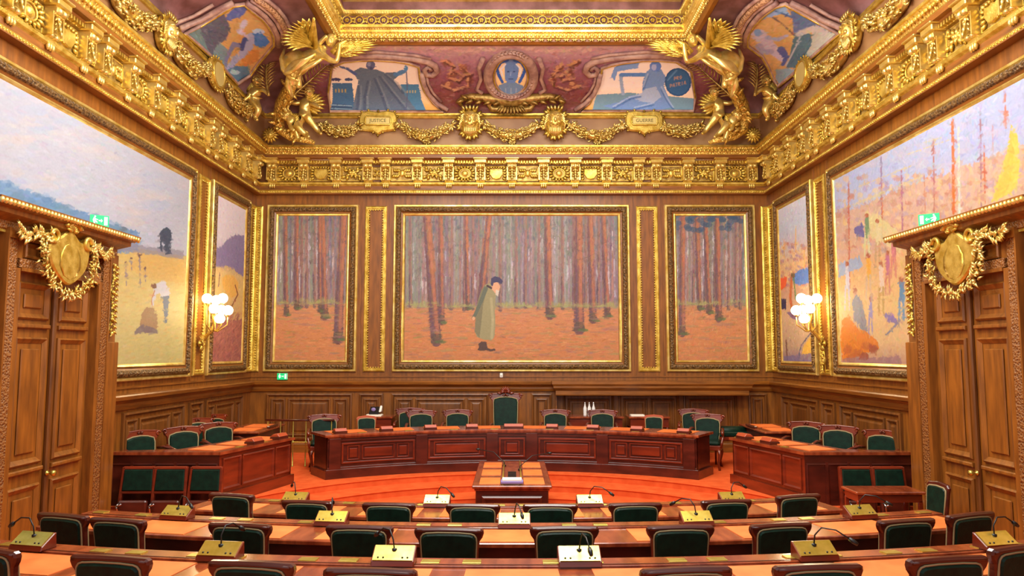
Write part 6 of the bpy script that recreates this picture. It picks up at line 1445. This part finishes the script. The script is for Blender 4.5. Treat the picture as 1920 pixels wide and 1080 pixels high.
def rear_desk(s):
    nm = 'left' if s < 0 else 'right'; r = empty('rear_desk', (s*4.75, 13.65, ZD)); b = MB(); b.box(-.36, .36, -.75, .75, .72, .76, 0, .01); b.build('top', 'mahogt', r)
    b = MB(); b.box(-.32, .32, -.70, .70, 0, .72); b.build('body', 'mahogd', r)
    for k in range(2): b = MB(); b.box(-.2, .22, -.62+.68*k, -.12+.68*k, .758, .77, 0, .002); b.build('writing_pad', 'orange', r)
    b = MB(); b.box(s*-.34-.03, s*-.34+.03, -.2, .3, .76, .80, 0, .01); b.build('ledge', 'mahogd', r)
    return tag(r, 'small dark desk with orange pads in the %s back corner of the dais' % nm, 'desk', 'small desks in the corners of the dais')
rear_desk(-1); rear_desk(1)
# green stool at the right
r = empty('padded_bench', (4.15, 14.15, ZD)); b = MB(); b.tube([(-.28, 0, .64), (.28, 0, .64)], .10, 12); b.box(-.30, .30, -.16, .16, .55, .64, 0, .02); b.build('cushion', 'green', r)
b = MB(); b.box(-.29, .29, -.15, .15, .49, .55, 0, .01); b.build('rail', 'mahog', r)
for sx in (-1, 1):
    for sy in (-1, 1): b = MB(); b.tube([(sx*.25, sy*.12, .5), (sx*.25, sy*.12, 0)], [.025, .018], 8); b.build('leg', 'mahog', r)
tag(r, 'green padded bench between the long desk and the right side desk', 'bench')
# brass railing between the left side desk and the long desk
r = empty('brass_railing', (-4.1, 14.0, ZD)); b = MB(); b.tube([(-.55, 0, .86), (.75, 0, .86)], .022, 8); b.build('handrail', 'mahogd', r)
for k in range(6): b = MB(); b.lathe([(.02, 0), (.02, .02), (.012, .03), (.012, .42), (.02, .44), (.012, .46), (.012, .86)], 8, 0, (-.5+.24*k, 0, 0)); b.build('baluster', 'brass', r)
b = MB(); b.tube([(-.55, 0, .45), (.75, 0, .45)], .012, 6); b.build('lower_rail', 'brass', r)
tag(r, 'brass balustrade seen between the left side desk and the long desk', 'railing')

# --- tip-up seats in front of the side desks
def tip_seat():
    r = empty('folding_seat'); b = MB(); lean = .18
    def Lz(x, y, z_): return (x, .08+lean*(z_-.0)*.8+y, z_)
    for s in (-1, 1): b.extr([(s*.235-.02, .0), (s*.235+.02, .0), (s*.205+.02, .88), (s*.205-.02, .88)], -.03, .03, 0, .006, to=Lz)
    b.extr([(-.215, .85), (.215, .85), (.21, .89), (-.21, .89)], -.03, .03, 0, .008, to=Lz); b.extr([(-.215, .53), (.215, .53), (.215, .57), (-.215, .57)], -.03, .03, 0, .008, to=Lz); b.build('frame', 'mahog', r)
    b = MB(); b.extr([(-.20, .57), (.20, .57), (.19, .85), (-.19, .85)], -.045, .02, 0, .012, to=Lz); b.build('padding', 'green', r)
    b = MB(); b.box(-.19, .19, .0, .08, .10, .46, 0, .02); b.build('seat', 'mahogd', r)
    b = MB(); b.tube([(-.17, .02, .44), (-.17, -.06, .40), (-.16, -.04, .30)], .014, 6); b.tube([(-.17, -.06, .40), (-.10, -.07, .43)], .012, 6); b.build('hinge', 'chrome', r); return r
ts = tip_seat()
for k, (x, y, rz, lb) in enumerate(((-5.14, 10.13, .04, 'nearest the left door'), (-4.70, 10.13, .02, 'middle one of three before the left side desk'), (-4.22, 10.13, -.02, 'last of three before the left side desk, nearest the well'), (4.74, 10.13, 0, 'left one of two before the right side desk'), (5.19, 10.13, 0, 'right one of two before the right side desk'))):
    c = ts if k == 0 else copy_tree(ts); c.location = (x, y, 0); c.rotation_euler.z = rz; tag(c, 'green folding seat, '+lb, 'folding seat', 'folding seats before the side desks')
# small table and turned chair by the right door
r = empty('small_table', (4.70, 9.5, 0)); b = MB(); b.box(-.43, .43, -.22, .22, .70, .735, 0, .008); b.build('top', 'mahogt', r); b = MB(); b.box(-.40, .40, -.19, .19, .60, .70, 0, .006); b.build('apron', 'mahog', r)
for sx in (-1, 1):
    for sy in (-1, 1): b = MB(); b.box(sx*.38-.025, sx*.38+.025, sy*.17-.02, sy*.17+.02, 0, .62, 0, .006); b.build('leg', 'mahog', r)
tag(r, 'small plain mahogany table in front of the two right folding seats', 'table')
c = side_chair(); c.name = 'turned_chair'; c.location = (4.82, 8.85, 0); c.rotation_euler.z = -1.45
for _ch in c.children:
    if _ch.data.materials[0] == M['lid']: _ch.data.materials[0] = M['mahogd']
tag(c, 'green backed chair turned sideways beside the right door', 'chair')
